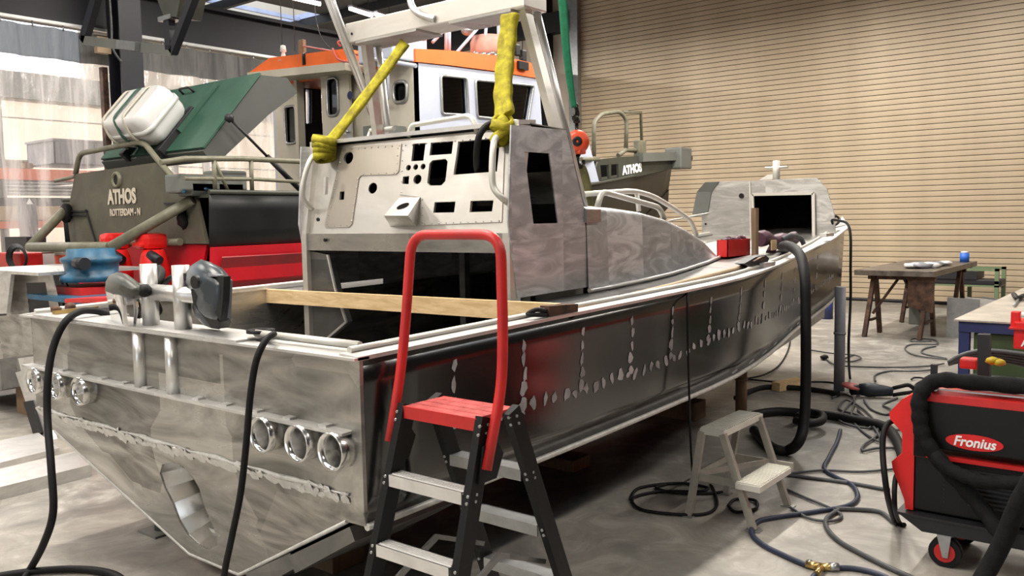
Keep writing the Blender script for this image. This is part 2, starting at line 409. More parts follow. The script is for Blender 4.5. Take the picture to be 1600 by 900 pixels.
# far wall of the neighbouring bay, with a grey band and a window strip above it
bm = B(); plate(bm, [(-9, 0), (17.2, 0), (17.2, 9), (-9, 9)], [[(-6, 5.3), (10.5, 5.3), (10.5, 6.5), (-6, 6.5)]], (-22, 0, 0), (0, 1, 0), (0, 0, 1), .2)
struct('wall_left', bm, M['wall_cream'])
bm = B(); box(bm, -21.99, -21.8, -8, 17, 4.65, 5.25); struct('trim_4', bm, M['grey_paint'])
bm = B(); box(bm, -21.99, -21.97, -8, 17, 3.2, 3.22); box(bm, -21.99, -21.97, -8, 17, 4.2, 4.215); struct('trim_5', bm, M['grey_paint'])
# ceiling with skylight openings; unseen ones over the bay added to light its wall
sky = [[(-20.1, 12.2), (-18.2, 12.2), (-18.2, 15.0), (-20.1, 15.0)], [(-20.1, 9.6), (-18.2, 9.6), (-18.2, 11.4), (-20.1, 11.4)], [(-20.2, 2.0), (-16.3, 2.0), (-16.3, 7.6), (-20.2, 7.6)],
       [(-20.2, -5), (-16.3, -5), (-16.3, 1), (-20.2, 1)], [(-4.2, -4), (-2.4, -4), (-2.4, -0.5), (-4.2, -0.5)], [(-4.2, 9.5), (-2.4, 9.5), (-2.4, 12.5), (-4.2, 12.5)], [(3, 2), (4.6, 2), (4.6, 6), (3, 6)], [(3, 10), (4.6, 10), (4.6, 14), (3, 14)]]
bm = B(); plate(bm, [(-24, -9), (9, -9), (9, 17.3), (-24, 17.3)], sky, (0, 0, 7.06), (1, 0, 0), (0, 1, 0), .05)
struct('ceiling', bm, M['ceiling'])
M['skyframe'] = paint('pale_blue_frame', (176, 186, 214), .5)
for i, L in enumerate(sky[:2]):
    bm = B(); (x0, y0), (x1, y1) = L[0], L[2]
    for a, b in (((x0, y0), (x1, y0)), ((x1, y0), (x1, y1)), ((x1, y1), (x0, y1)), ((x0, y1), (x0, y0))):
        bar(bm, (a[0], a[1], 7.1), (b[0], b[1], 7.1), .08, .14)
    box(bm, (x0 + x1) / 2 - .04, (x0 + x1) / 2 + .04, y0, y1, 7.0, 7.1)
    struct('window_%d' % (i + 1), bm, M['skyframe'])
# purlins and girders
bm = B()
for y in (-5, -2, 1, 3.6, 6.2, 9.3, 12.4, 15): box(bm, -22, -11.8, y - .06, y + .06, 6.8, 7.0)
struct('trim_6', bm, M['steel_black'])
bm = B()
box(bm, -13.25, -13.1, -8, 17, 4.62, 5.16); box(bm, -13.35, -12.95, -8, 17, 5.16, 5.22); box(bm, -13.3, -13.0, -8, 17, 4.56, 4.62)
struct('trim_7', bm, M['steel_dark'])
bm = B()
box(bm, -21.9, -21.7, -8, 17, 6.75, 6.98)
struct('trim_8', bm, M['steel_black'])
# H-section column
def hcol(n, x, y):
    bm = B(); box(bm, x - .18, x - .15, y - .17, y + .17, 0, 7.0); box(bm, x + .15, x + .18, y - .17, y + .17, 0, 7.0); box(bm, x - .15, x + .15, y - .01, y + .01, 0, 7.0)
    return bm
c = oX(197, 100, -12.45)
bm = hcol(0, -12.45, c.y); struct('pillar_1', bm, M['steel_dark'])
for k, yy in enumerate((c.y + 10.4, c.y - 10.4)):
    bm = hcol(0, -12.45, yy); struct('pillar_%d' % (k + 2), bm, M['steel_dark'])
# daylight: sky outside
W = bpy.data.worlds.new('world'); S.world = W; W.use_nodes = True
bg = W.node_tree.nodes['Background']; bg.inputs[0].default_value = (.82, .9, 1, 1); bg.inputs[1].default_value = 3.6
def area(name, loc, rot, sx, sy, power, col=(1, .95, .88), portal=False):
    l = bpy.data.lights.new(name, 'AREA'); l.shape = 'RECTANGLE'; l.size = sx; l.size_y = sy; l.energy = power; l.color = col
    o = bpy.data.objects.new(name, l); COL.objects.link(o); o.location = loc; o.rotation_euler = rot
    if portal: l.cycles.is_portal = True
    return o
area('portal', (-3.25, -8.5, 1.5), (PI / 2, 0, 0), 4.5, 3.0, 1, portal=True)
for i, L in enumerate(sky):
    (x0, y0), (x1, y1) = L[0], L[2]
    area('portal', ((x0 + x1) / 2, (y0 + y1) / 2, 7.15), (0, 0, 0), x1 - x0, y1 - y0, 1, portal=True)
# strip lamps: housing + tube + its light
LT = emit('lamp_tube', (1, .92, .8), 22)
LH = M['white_paint']
def strip(a, b, label):
    m_ = (a + b) / 2; t = thing('strip_lamp', label, 'lamp', m_, 'strip lamps under the roof')
    bm = B(); bar(bm, a + V((0, 0, .08)), b + V((0, 0, .08)), .10, .04); build('housing', bm, M['white_paint'], t)
    bm = B(); cyl(bm, a + V((0, 0, .03)), b + V((0, 0, .03)), .035, 8); build('tube', bm, LT, t)
    for k in (.15, .85):
        p_ = a + (b - a) * k; bm = B(); cyl(bm, p_ + V((0, 0, .1)), (p_.x, p_.y, 7.0), .006, 5); build('hanger', bm, M['steel_black'], t)
for (x0, y0, x1, y1), lab in (((415, -10, 500, 9), 'glowing strip lamp beside the skylight, nearest of the three'), ((547, 16, 581, 27), 'glowing strip lamp in the middle of the three by the skylight'), ((587, 25, 612, 32), 'glowing strip lamp farthest from the skylight, above the orange roof')):
    strip(oZ(x0, y0, 5.75), oZ(x1, y1, 5.75), lab)
for x, pw in ((1.9, 150), (-3.6, 330), (-6.0, 210), (-10.5, 170)):
    for y in (-3.0, 2.0, 7.0, 12.0):
        area('lamp_and_added_light', (x, y, 5.6), (0, 0, 0), .25, 2.4, pw * (1.7 if y > 10 and x < -5 else 1), (1, .93, .84))
        HB = B(); box(HB, x - .16, x + .16, y - 1.25, y + 1.25, 5.62, 5.7); o = build('trim_%d' % (20 + int(x * 3 + y * 7) % 97), HB, LH); o['kind'] = 'structure'
for y in (0, 4.5, 9, 13):
    area('lamp_and_added_light', (-17.2, y, 6.1), (0, 0, 0), .3, 2.6, 640, (1, .93, .86))  # lamps added over the left bay so that its curtain glows
# ================================================================ the aluminium workboat on its stands
XC = -3.475                       # centre line
def mir(x): return 2 * XC - x
YT = 1.92                         # transom plane
boat = thing('aluminium_workboat', 'large unpainted aluminium workboat hull with console and arch, standing on supports', 'boat', (XC, 5.5, 0))
# stations: Y, half beam at sheer, sheer z, half beam at chine, chine z, keel z, keel half width
ST = []
def sta(Y, px, py, hb, cx, cy, cin, kz, kw):
    p = oX(px, py, XC + hb); return p
def ip(tab, Y):
    if Y <= tab[0][0]: return list(tab[0][1:])
    for (a, b) in zip(tab, tab[1:]):
        if Y <= b[0]:
            t = (Y - a[0]) / (b[0] - a[0]); t = max(t, 0); return [x + (y - x) * t for x, y in zip(a[1:], b[1:])]
    return list(tab[-1][1:])
raw = [(1.92, 1.275, 1.192, 1.245, .595, .10, .205), (3.0, 1.275, 1.215, 1.25, .605, .08, .2), (4.2, 1.275, 1.238, 1.24, .625, .08, .17), (5.0, 1.26, 1.258, 1.22, .645, .09, .13), (5.7, 1.19, 1.29, 1.15, .685, .12, .1),
       (6.6, 1.03, 1.328, .985, .73, .17, .08), (7.4, .89, 1.368, .84, .748, .22, .07), (8.2, .74, 1.415, .69, .765, .3, .06), (8.8, .63, 1.468, .585, .80, .42, .05), (9.15, .56, 1.505, .53, .86, .52, .05)]
def cr(tab, Y):
    P_ = [r[0] for r in tab]; i = max(0, min(len(tab) - 2, sum(1 for a in P_ if a <= Y) - 1))
    p1, p2 = tab[i], tab[i + 1]; p0 = tab[max(i - 1, 0)]; p3 = tab[min(i + 2, len(tab) - 1)]
    h = p2[0] - p1[0]; t = (Y - p1[0]) / h; out = []
    for k in range(1, len(p1)):
        m1 = (p2[k] - p0[k]) / (p2[0] - p0[0]) * h; m2 = (p3[k] - p1[k]) / (p3[0] - p1[0]) * h
        out.append((2 * t ** 3 - 3 * t * t + 1) * p1[k] + (t ** 3 - 2 * t * t + t) * m1 + (-2 * t ** 3 + 3 * t * t) * p2[k] + (t ** 3 - t * t) * m2)
    return out
def hull(Y): return cr(raw, Y)
YS_ = [1.92, 2.2, 2.6, 3.0, 3.4, 3.8, 4.2, 4.6, 5.0, 5.35, 5.7, 6.1, 6.5, 6.9, 7.3, 7.7, 8.1, 8.5, 8.85, 9.15]
for side, sg in (('hull_side', 1), ('hull_side', -1)):
    bm = B(); rings = []
    for Y in YS_:
        hb, zs, hc, zc, kz, kw = hull(Y); r = []
        for k in range(7):
            t = k / 6; w = hc + (hb - hc) * t
            zz = zc + (zs - zc) * t; r.append((XC + sg * w, Y + (.347 * max(0, .705 - zz) if Y < 2 else 0), zz))
        rings.append(r)
    # bow front plate closes the sides
    R = loft(bm, rings, closed=False, caps=False)
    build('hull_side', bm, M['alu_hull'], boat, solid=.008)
bm = B()
rings = []
for Y in YS_:
    hb, zs, hc, zc, kz, kw = hull(Y)
    fl = .10 if Y < 7 else .05
    y2 = Y + (.038 if Y < 2 else 0)
    rings.append([(XC + hc, y2, zc), (XC + hc - fl, y2, zc - .005), (XC + kw, Y + (.21 if Y < 2 else 0), kz), (XC - kw, Y + (.21 if Y < 2 else 0), kz), (XC - hc + fl, y2, zc - .005), (XC - hc, y2, zc)])
loft(bm, rings, closed=False, caps=False, smooth=False)
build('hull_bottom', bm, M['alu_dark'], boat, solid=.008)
# bow plate
bm = B()
hb, zs, hc, zc, kz, kw = hull(9.15)
pts = [(XC + hb, 9.15, zs), (XC + hc, 9.15, zc), (XC + kw, 9.15, kz), (XC - kw, 9.15, kz), (XC - hc, 9.15, zc), (XC - hb, 9.15, zs)]
prism(bm, pts, (0, .01, 0)); build('bow_plate', bm, M['alu'], boat)
# chine rail along the lower edge, bright from grinding
for sg in (1, -1):
    bm = B(); L = []
    for Y in YS_:
        hb, zs, hc, zc, kz, kw = hull(Y); L.append((XC + sg * (hc + .004), Y + .03, zc - .004))
    tube(bm, L, .014, 8); build('chine_weld', bm, M['weld'], boat)
# gunwale: flat flange and a round toe rail on it
for sg in (1, -1):
    bm = B(); bm2 = B(); rings = []; L = []
    for Y in YS_:
        hb, zs, hc, zc, kz, kw = hull(Y)
        ex = .025 + (.03 if Y > 7.5 else 0)
        wi = .07 + (.06 * max(0, (Y - 6.5) / 2.6))
        y = Y if Y > 1.93 else Y - .03
        rings.append([(XC + sg * (hb + ex), y, zs - .008), (XC + sg * (hb + ex), y, zs + .006), (XC + sg * (hb - wi), y, zs + .012), (XC + sg * (hb - wi), y, zs - .002)])
        L.append((XC + sg * (hb - wi * .75), y + .03, zs + .02))
    loft(bm, rings, smooth=False); build('gunwale', bm, M['alu_light'], boat)
    tube(bm2, L, .012, 10); build('toe_rail', bm2, M['alu_white'], boat)
# ---- transom: upper band vertical, lower part raked forward, with a real slot
def at(px, py, Y): q = oY(px, py, Y); return (q.x - XC, q.z)
hb = 1.275
bm = B()
holes_x = [-1.145, -.895, -.65, .785, 1.0, 1.185]
plate(bm, [(-hb, .705), (hb - .01, .705), (hb, 1.19), (-hb, 1.19)], [circ(x, .868, .062, .062, 24) for x in (h * 1.0 for h in holes_x)], (XC, YT, 0), (1, 0, 0), (0, 0, 1), .008)
build('transom_upper_plate', bm, M['alu'], boat)
O2 = V((XC, YT, .705)); Wd = V((0, .21, -.605)).normalized(); Nn = V((1, 0, 0)).cross(Wd)
def uvr(px, py):
    q = oP(px, py, O2, Nn) - O2; return (q.x, q.dot(Wd))
slot = [uvr(*p) for p in ((252, 738), (256, 724), (270, 721), (288, 727), (303, 742), (314, 762), (322, 790), (333, 815), (341, 838), (342, 852), (330, 858), (312, 850), (296, 835), (282, 812), (272, 785), (260, 762))]
bm = B(); plate(bm, [(-1.27, 0), (-1.245, .118), (-1.15, .122), (-.2, .64), (.2, .64), (1.14, .122), (1.245, .118), (1.265, 0)], [slot], O2, (1, 0, 0), Wd, .008)
build('transom_lower_plate', bm, M['alu'], boat)
# tunnel behind the slot
bm = B(); n = len(slot)
inner = [O2 + V((1, 0, 0)) * a + Wd * b for a, b in slot]
cc = sum(inner, V()) / n
back = [cc + (q - cc) * .86 + V((0, .13, .02)) for q in inner]
for i in range(n):
    a = [bm.verts.new(q) for q in (inner[i], inner[(i + 1) % n], back[(i + 1) % n], back[i])]; bm.faces.new(a)
build('waterjet_opening', bm, M['alu_bright'], boat, solid=.006)
bm = B()
q0 = cc + V((0, .2, 0))
box(bm, q0.x - .14, q0.x + .02, q0.y + .04, q0.y + .06, .45, .62)
box(bm, q0.x - .14, q0.x + .2, q0.y - .04, q0.y + .05, .36, .375); box(bm, q0.x - .14, q0.x + .2, q0.y - .06, q0.y + .05, .22, .235)
build('waterjet_duct', bm, M['alu_light'], boat)
bm = B(); box(bm, q0.x - .3, q0.x + .3, q0.y + .3, q0.y + .31, .12, .68); build('duct_shade_plate', bm, M['void'], boat)  # black plate stands in for the shade behind the slot
# weld seam and ledge with its tack welds
bm = B(); L = [(XC - 1.2 + k * .1, YT - .002, .704 + .004 * math.sin(k * 2.1)) for k in range(25)]; tube(bm, L, [.008 + .004 * math.sin(k * 1.3) for k in range(25)], 8)
rs = random.Random(5)
for k in range(60):
    x = XC - 1.22 + k * .0405 + rs.uniform(-.01, .01); w_, h_ = rs.uniform(.02, .05), rs.uniform(.012, .03); zc_ = .688 + rs.uniform(-.012, .006)
    n_ = 9; vs = []
    for q in range(n_):
        a_ = 2 * PI * q / n_; rr0 = 1 + rs.uniform(-.25, .25); zz = zc_ + math.sin(a_) * h_ * rr0
        vs.append(bm.verts.new((x + math.cos(a_) * w_ * rr0, YT - (.003 if zz > .705 else .0115) - k * .00002 + .347 * max(0, .705 - zz), zz)))
    bm.faces.new(vs)
build('weld_seam', bm, M['weld'], boat)
bm = B(); O2 = O2 + V((0, -.006, 0)); tube(bm, [O2 + V((-1.15, 0, 0)) + Wd * .124, O2 + V((-.2, 0, 0)) + Wd * .642, O2 + V((.2, 0, 0)) + Wd * .642, O2 + V((1.14, 0, 0)) + Wd * .124], .009, 8); build('bottom_edge_weld', bm, M['weld'], boat); O2 = O2 + V((0, .006, 0))
bm = B(); box(bm, XC - 1.29, XC + 1.235, YT - .055, YT, .926, .936)
for k in range(12):
    x = XC - 1.1 + k * .2; box(bm, x - .022, x + .022, YT - .03, YT, .936, .944)
build('transom_ledge', bm, M['alu_light'], boat)
bm = B(); box(bm, XC + 1.235, XC + 1.285, YT - .012, YT + .004, .66, 1.19); build('corner_plate', bm, M['alu'], boat)
# exhaust stubs with a bright bore
for x in holes_x:
    bm = B(); c = V((XC + x, YT, .868)); s = []
    lathe(bm, [(.052, .16), (.052, -.045), (.062, -.07), (.067, -.068), (.067, 0), (.064, .001)], c, (0, 1, 0), 28)
    o = build('exhaust_stub', bm, M['alu_bright'], boat)
    bm = B(); lathe(bm, [(.0, .15), (.0515, .152)], c, (0, 1, 0), 20); build('inner_disc', bm, M['alu'], o)
    bm = B(); box(bm, c.x - .049, c.x + .049, c.y + .03, c.y + .15, c.z + .012, c.z + .017); build('baffle_plate', bm, M['alu_light'], o)
# stern deck flange and pad
bm = B()
prism(bm, [(XC - 1.30, YT - .045, 1.186), (XC + 1.30, YT - .045, 1.186), (XC + 1.30, YT + .02, 1.186), (XC + 1.22, YT + .10, 1.186), (XC - 1.22, YT + .10, 1.186), (XC - 1.30, YT + .02, 1.186)], (0, 0, .009))
build('stern_flange', bm, M['alu_light'], boat)
bm = B(); box(bm, XC - 1.15, XC + .62, YT - .04, YT + .17, 1.196, 1.204); build('bollard_pad', bm, M['alu_light'], boat)
bm = B(); tube(bm, [(XC + .62, YT + .05, 1.222), (XC + 1.22, YT + .05, 1.222)], .014, 8); build('stern_toe_rail', bm, M['alu_white'], boat)
# double bollard
bo = B()
for x in (-3.635, -3.372):
    cyl(bo, (x, YT + .05, 1.2), (x, YT + .05, 1.475), .036, 24)
cyl(bo, (-3.72, YT + .05, 1.352), (-3.19, YT + .05, 1.352), .035, 20)
bol = build('bollard', bo, M['alu_tube'], boat, label='welded H shaped mooring bollard of round aluminium tube')
bm = B()
for x in (-3.64, -3.375):
    bm = B(); tube(bm, [(x, YT - .004, 1.185), (x, YT - .004, .935)], .031, 16); build('bollard_leg', bm, M['alu_tube'], boat)
# spray strakes below the transom
for L in ([(XC + .28, 2.1, .13), (XC + .70, 2.03, .345), (XC + .72, 2.03, .285), (XC + .36, 2.1, .085)], [(XC + .70, 2.02, .335), (XC + 1.14, 1.965, .565), (XC + 1.16, 1.97, .515), (XC + .74, 2.02, .275)]):
    bm = B(); prism(bm, L, (0, .6, 0)); build('spray_strake', bm, M['alu_dark'], boat)
# inner hull lining, cockpit floor, side decks
bm = B(); rings = []
for sg in (1, -1):
    r = []
    for Y in (1.96, 3.0, 4.2, 5.0, 5.7, 6.6, 7.4, 8.2, 8.5):
        hb, zs, hc, zc, kz, kw = hull(Y)
        r.append([(XC + sg * (hb - .06), Y, zs), (XC + sg * (hb - .1), Y, .62)])
    rr = [[bm.verts.new(p) for p in q] for q in r]
    for a, b in zip(rr, rr[1:]): bm.faces.new((a[0], a[1], b[1], b[0]))
build('inner_lining', bm, M['alu'], boat, solid=.006)
bm = B(); box(bm, XC - 1.16, XC + 1.16, YT + .05, 3.5, .60, .62); box(bm, XC - 1.15, XC + 1.15, 1.97, 1.98, .62, 1.19); build('cockpit_floor', bm, M['alu'], boat)
bm = B()
for y in (2.35, 2.85):
    for sg in (1, -1):
        x = XC + sg * 1.165; box(bm, min(x, x - sg * .06), max(x, x - sg * .06), y, y + .012, .62, 1.16)
build('side_frame', bm, M['alu_light'], boat)
# ---- grinding dabs along frames and the longitudinal seam of the starboard side
bm = B(); rnd = random.Random(3)
ZL = [(2.3, .85), (3.2, .855), (3.8, .862), (4.2, .885), (4.8, .94), (5.6, .95), (7.0, .956), (8.6, 1.03)]
def zline(Y): return ip(ZL, Y)[0]
def dab(Y, z, w, h, tilt=0, n=9):
    hb, zs, hc, zc, kz, kw = hull(Y); t = (z - zc) / (zs - zc)
    vs = []
    for k in range(n):
        a = 2 * PI * k / n; q = 1 + rnd.uniform(-.34, .3)
        dy = math.cos(a) * w * q; dz = math.sin(a) * h * q + dy * tilt
        hb2, zs2, hc2, zc2, _, _ = hull(Y + dy); t = (z + dz - zc2) / (zs2 - zc2)
        xx = XC + hc2 + (hb2 - hc2) * t + .0065
        vs.append(bm.verts.new((xx, Y + dy, z + dz)))
    bm.faces.new(vs)
frames = [(2.38, 4), (2.82, 5), (3.25, 5), (3.69, 5), (4.11, 5), (4.57, 5), (5.02, 5), (5.5, 4), (6.0, 4), (6.5, 4), (7.0, 4), (7.5, 4)]
for Y, n in frames:
    hb, zs, hc, zc, kz, kw = hull(Y)
    zlo = zline(Y)
    for k in range(n):
        z = zlo + (zs - .05 - zlo) * (k + .3) / n
        dab(Y + rnd.uniform(-.008, .008), z, .013 + (.009 if k < 2 else 0), .02 + rnd.uniform(0, .016))
Y = 2.6
while Y < 8.6:
    z = zline(Y)
    dab(Y, z + rnd.uniform(-.01, .01), .012 + rnd.uniform(0, .014), .016 + rnd.uniform(0, .016), rnd.uniform(-.6, .6)); Y += rnd.uniform(.062, .1)
for Y in (5.0, 5.3, 5.6, 5.9, 6.5, 6.8):
    z = hull(Y)[3] + .03; dab(Y, z, .06, .006, .12)
build('grinding_mark', bm, M['grind'], boat); bpy.data.objects['grinding_mark']['kind'] = 'stuff'
# ================================================================ console and deckhouse
XR, XL, YC = -2.69, -4.26, 3.34
ZS, ZT = 1.575, 2.10; YTOP = 3.44
Wv = V((0, YTOP - YC, ZT - ZS)).normalized(); Oc = V((XC, YC, ZS)); Nc = V((1, 0, 0)).cross(Wv)
LW = (V((0, YTOP - YC, ZT - ZS))).length
def cuv(px, py):
    q = oP(px, py, Oc, Nc) - Oc; return (q.x, q.dot(Wv))
def ccirc(px, py, r, k=1.15):
    a, b = cuv(px, py); s = 1 / 250.0; return circ(a, b, r * s * k, r * s, 18)
Hc = [[cuv(*p) for p in L] for L in (
    [(647, 225), (666, 224), (662.5, 251), (644, 252)], [(675, 223.5), (709, 221), (706.6, 240.6), (672.4, 243)],
    [(717.6, 222), (782, 216), (777, 268), (710.4, 273)],
    [(677, 251), (697, 249), (700.4, 253), (697, 283), (691, 289.6), (672.4, 290), (669, 286), (672.4, 256)],
    [(631, 276.5), (640.5, 275.5), (639.5, 288), (630, 287.5)],
    [(680.6, 316.4), (712.6, 315.4), (710.4, 332), (678.6, 332.6)], [(737, 314.4), (772, 313.4), (769.6, 330.6), (735.2, 331.6)],
    [(532.5, 300), (539.5, 299), (538.5, 312), (531.5, 312.5)])]
Hc += [ccirc(639.4, 262.4, 4.0), ccirc(650.6, 261.4, 4.0), ccirc(662.2, 260.6, 4.0), ccirc(653.4, 280.6, 6.6), ccirc(545.6, 247, 9), ccirc(582.4, 294, 8)]
bm = B()
plate(bm, [(XL - XC, 0), (XR - XC, 0), (XR - XC, LW), (XL - XC, LW)], Hc, Oc, (1, 0, 0), Wv, .008)
console = build('console_face', bm, M['cream_lit_alu'], boat)
# riveted overlay panels
def scaleh(L, k):
    cx = sum(a for a, b in L) / len(L); cy = sum(b for a, b in L) / len(L); return [(cx + (a - cx) * k, cy + (b - cy) * k) for a, b in L]
Of = Oc + Nc * .006
bm = B()
out = [cuv(*p) for p in ((536, 231), (628, 225), (624, 268), (619, 272.6), (565, 274.5), (561.5, 279), (551, 350), (546, 355.2), (510, 356), (508, 352))]
plate(bm, out, [scaleh(Hc[12], 1.02), scaleh(Hc[7], 1.02)], Of, (1, 0, 0), Wv, .004); build('riveted_panel', bm, M['bronze'], console)
bm = B()
out = [cuv(*p) for p in ((631, 224.5), (790, 211), (785, 347), (657.5, 352.5), (659, 309), (625, 304))]
plate(bm, out, [scaleh(Hc[i], 1.02) for i in (0, 1, 2, 3, 4, 5, 6, 8, 9, 10, 11)], Of, (1, 0, 0), Wv, .004); build('instrument_panel', bm, M['cream_lit_alu'], console)
bm = B()
def rivets(a, b, n):
    A = oP(a[0], a[1], Of, Nc); Bb = oP(b[0], b[1], Of, Nc)
    for k in range(n):
        c = A + (Bb - A) * (k / (n - 1)); lathe(bm, [(.0045, 0), (.004, .002), (.0015, .0035)], c, Nc, 8)
rivets((540, 234), (624, 228), 9); rivets((622, 232), (620, 266), 4); rivets((616, 270), (568, 272), 5); rivets((559, 280), (549, 345), 6); rivets((534, 240), (511, 350), 9); rivets((542, 352), (514, 353), 4)
rivets((634, 227.5), (784, 214), 14); rivets((629.5, 235), (627, 300), 5); rivets((660, 312), (660, 348), 4); rivets((664, 350), (780, 345), 11)
build('rivet_row', bm, M['zinc'], console)
# binnacle box
bm = B()
a = [oP(*p, Oc, Nc) for p in ((624, 309), (657, 307), (655, 352), (612, 352))]
t0 = [a[0], a[1], oP(637, 337, Oc + V((0, -.13, 0)), V((0, 1, .15))), oP(600, 337, Oc + V((0, -.13, 0)), V((0, 1, .15)))]
bot = [oP(651, 354, Oc, Nc), oP(610, 354, Oc, Nc)]
v = [bm.verts.new(p) for p in (t0[0], t0[1], t0[2], t0[3], bot[0], bot[1])]
bm.faces.new((v[0], v[1], v[2], v[3])); bm.faces.new((v[3], v[2], v[4], v[5])); bm.faces.new((v[1], v[4], v[2])); bm.faces.new((v[0], v[3], v[5])); bm.faces.new((v[0], v[5], v[4], v[1]))
bnc = build('binnacle_box', bm, M['alu_light'], console)
tn = (t0[1] - t0[0]).cross(t0[3] - t0[0]).normalized(); tn = tn if tn.z > 0 else -tn
ct = (t0[0] + t0[1] + t0[2] + t0[3]) / 4
bm = B(); uu = (t0[1] - t0[0]).normalized(); ww = tn.cross(uu)
vs = [bm.verts.new(ct + tn * .002 + uu * math.cos(a_) * .036 + ww * math.sin(a_) * .036) for a_ in [2 * PI * k / 20 for k in range(20)]]; bm.faces.new(vs)
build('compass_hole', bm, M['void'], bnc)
# shelf below the panel and lintel
bm = B(); box(bm, XL, XR, YC - .02, YC + .01, 1.49, ZS); box(bm, XL, XR, YC - .02, YC + .12, 1.475, 1.49); build('console_lintel', bm, M['alu'], boat)
# side posts of the console frame
def frame_side(x, sg):
    bm = B()
    L = [(YC - .03, ZT * 0 + 1.24), (YC - .03, ZS), (YTOP - .04, ZT + .01), (YTOP + .06, ZT + .01), (YC + .06, ZS), (YC + .05, 1.24)]
    prism(bm, [(x, y, z) for y, z in L], (sg * .045, 0, 0)); return bm
build('console_post', frame_side(XR - .02, 1), M['cream_lit_alu'], boat)
bm = frame_side(XL - .03, 1)
box(bm, XL - .03, XL + .015, YC - .03, YC + .05, .62, 1.24); build('console_post', bm, M['cream_lit_alu'], boat)
bm = B(); box(bm, XR - .02, XR + .025, YC - .03, YC + .05, .62, 1.24); build('console_post', bm, M['cream_lit_alu'], boat)
# top cap of console
bm = B(); prism(bm, [(XL - .03, YTOP - .04, ZT + .01), (XR + .025, YTOP - .04, ZT + .01), (XR + .025, YTOP + .1, ZT + .02), (XL - .03, YTOP + .1, ZT + .02)], (0, 0, .022)); build('console_top', bm, M['alu_light'], boat)
# sides of the console, starboard one with the tall window opening
Os = V((XR + .03, 0, 0))
def syz(px, py): q = oX(px, py, XR + .03); return (q.y, q.z)
out = [syz(799, 195), syz(885, 203), syz(912, 320), (4.02, 1.26), (3.36, 1.25), syz(794, 345)]
win = [syz(819.4, 237), syz(858.6, 239.6), syz(872, 348.6), syz(833.6, 349.6)]
bm = B(); plate(bm, out, [win], Os, (0, 1, 0), (0, 0, 1), .008); build('console_side', bm, M['alu_side'], boat)
bm = B(); plate(bm, out, [], V((XL - .03, 0, 0)), (0, 1, 0), (0, 0, 1), .008); build('console_side', bm, M['alu_side'], boat)
# console front and roof
top1 = syz(885, 203); top2 = syz(912, 320)
bm = B(); v = [bm.verts.new(p) for p in ((XR + .03, YTOP + .05, ZT + .02), (XR + .03, *top1), (XL - .03, *top1), (XL - .03, YTOP + .05, ZT + .02), (XR + .03, *top2), (XL - .03, *top2))]
bm.faces.new((v[0], v[1], v[2], v[3])); bm.faces.new((v[1], v[4], v[5], v[2])); build('console_roof', bm, M['alu'], boat, solid=.006)
# dark cabin inside: bulkhead and floor
bm = B(); box(bm, XC - .66, XC + .66, 5.2, 5.22, .62, 1.4); box(bm, XL - .02, XR + .02, 3.5, 5.2, .60, .62)
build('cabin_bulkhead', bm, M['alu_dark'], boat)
for x in (-3.9, -3.35, -2.95): bm = B(); box(bm, x, x + .05, 4.3, 4.35, .62, 1.6); build('cabin_frame', bm, M['alu_dark'], boat)
# black shell added behind the console face, for the shade in its openings
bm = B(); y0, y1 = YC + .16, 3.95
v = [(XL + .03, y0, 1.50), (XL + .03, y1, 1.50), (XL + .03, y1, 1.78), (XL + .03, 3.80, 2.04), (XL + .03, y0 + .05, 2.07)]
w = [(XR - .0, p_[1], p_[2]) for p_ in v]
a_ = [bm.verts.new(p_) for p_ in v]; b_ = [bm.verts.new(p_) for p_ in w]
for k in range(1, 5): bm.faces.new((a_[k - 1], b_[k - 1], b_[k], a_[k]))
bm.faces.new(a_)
build('console_shade_shell', bm, M['void'], boat)
# aft door frame panel hinged at port post
bm = B(); c = oY(484, 400, YC - .02)
pl = [oY(*p, YC) for p in ((485, 392), (512, 398), (524, 452), (541, 503), (508, 532), (487, 530))]
prism(bm, pl, (0, .05, 0)); dr = build('cabin_door_panel', bm, M['alu_dark'], boat)
bm = B()
for a_, b_ in (((512, 398), (524, 452)), ((524, 452), (541, 503)), ((541, 503), (508, 532))):
    bar(bm, oY(*a_, YC - .02), oY(*b_, YC - .02), .012, .012)
build('door_edge', bm, M['alu_light'], dr)
# trunk cabin (coachroof) running forward
TR = []
for Y, hw, px, py in ((3.98, .815, 912, 322), (4.3, .81, 945, 325), (4.62, .79, 1000, 331), (5.0, .755, 1040, 342), (5.35, .71, 1068, 356), (5.75, .65, 1095, 375), (6.15, .56, 1112, 396), (6.45, .46, 1124, 412)):
    z = oX(px, py, XC + hw).z; TR.append((Y, hw, z))
bm = B(); rings = []
for Y, hw, zt in TR:
    zb = hull(Y)[1] - .01 + (.03 if Y < 4.5 else 0) * 0
    r = []
    for k in range(5): r.append((XC + hw + .012 * (1 - k / 4), Y, zb + (zt - .03 - zb) * k / 4))
    for k in range(1, 4): a_ = PI / 2 * k / 4; r.append((XC + hw - .04 + .04 * math.cos(a_), Y, zt - .03 + .03 * math.sin(a_)))
    for k in range(9):
        t = k / 8; r.append((XC + (hw - .04) * (1 - 2 * t), Y, zt + .05 * math.sin(PI * t)))
    for k in range(3, 0, -1): a_ = PI / 2 * k / 4; r.append((XC - hw + .04 - .04 * math.cos(a_), Y, zt - .03 + .03 * math.sin(a_)))
    for k in range(5): r.append((XC - hw - .012 * k / 4, Y, zt - .03 + (zb - zt + .03) * k / 4))
    rings.append(r)
loft(bm, rings, closed=False, caps=False)
fr = rings[-1]; bm.faces.new([bm.verts.new(p) for p in fr])
build('trunk_cabin', bm, M['alu_side'], boat)
bm = B(); rings = []
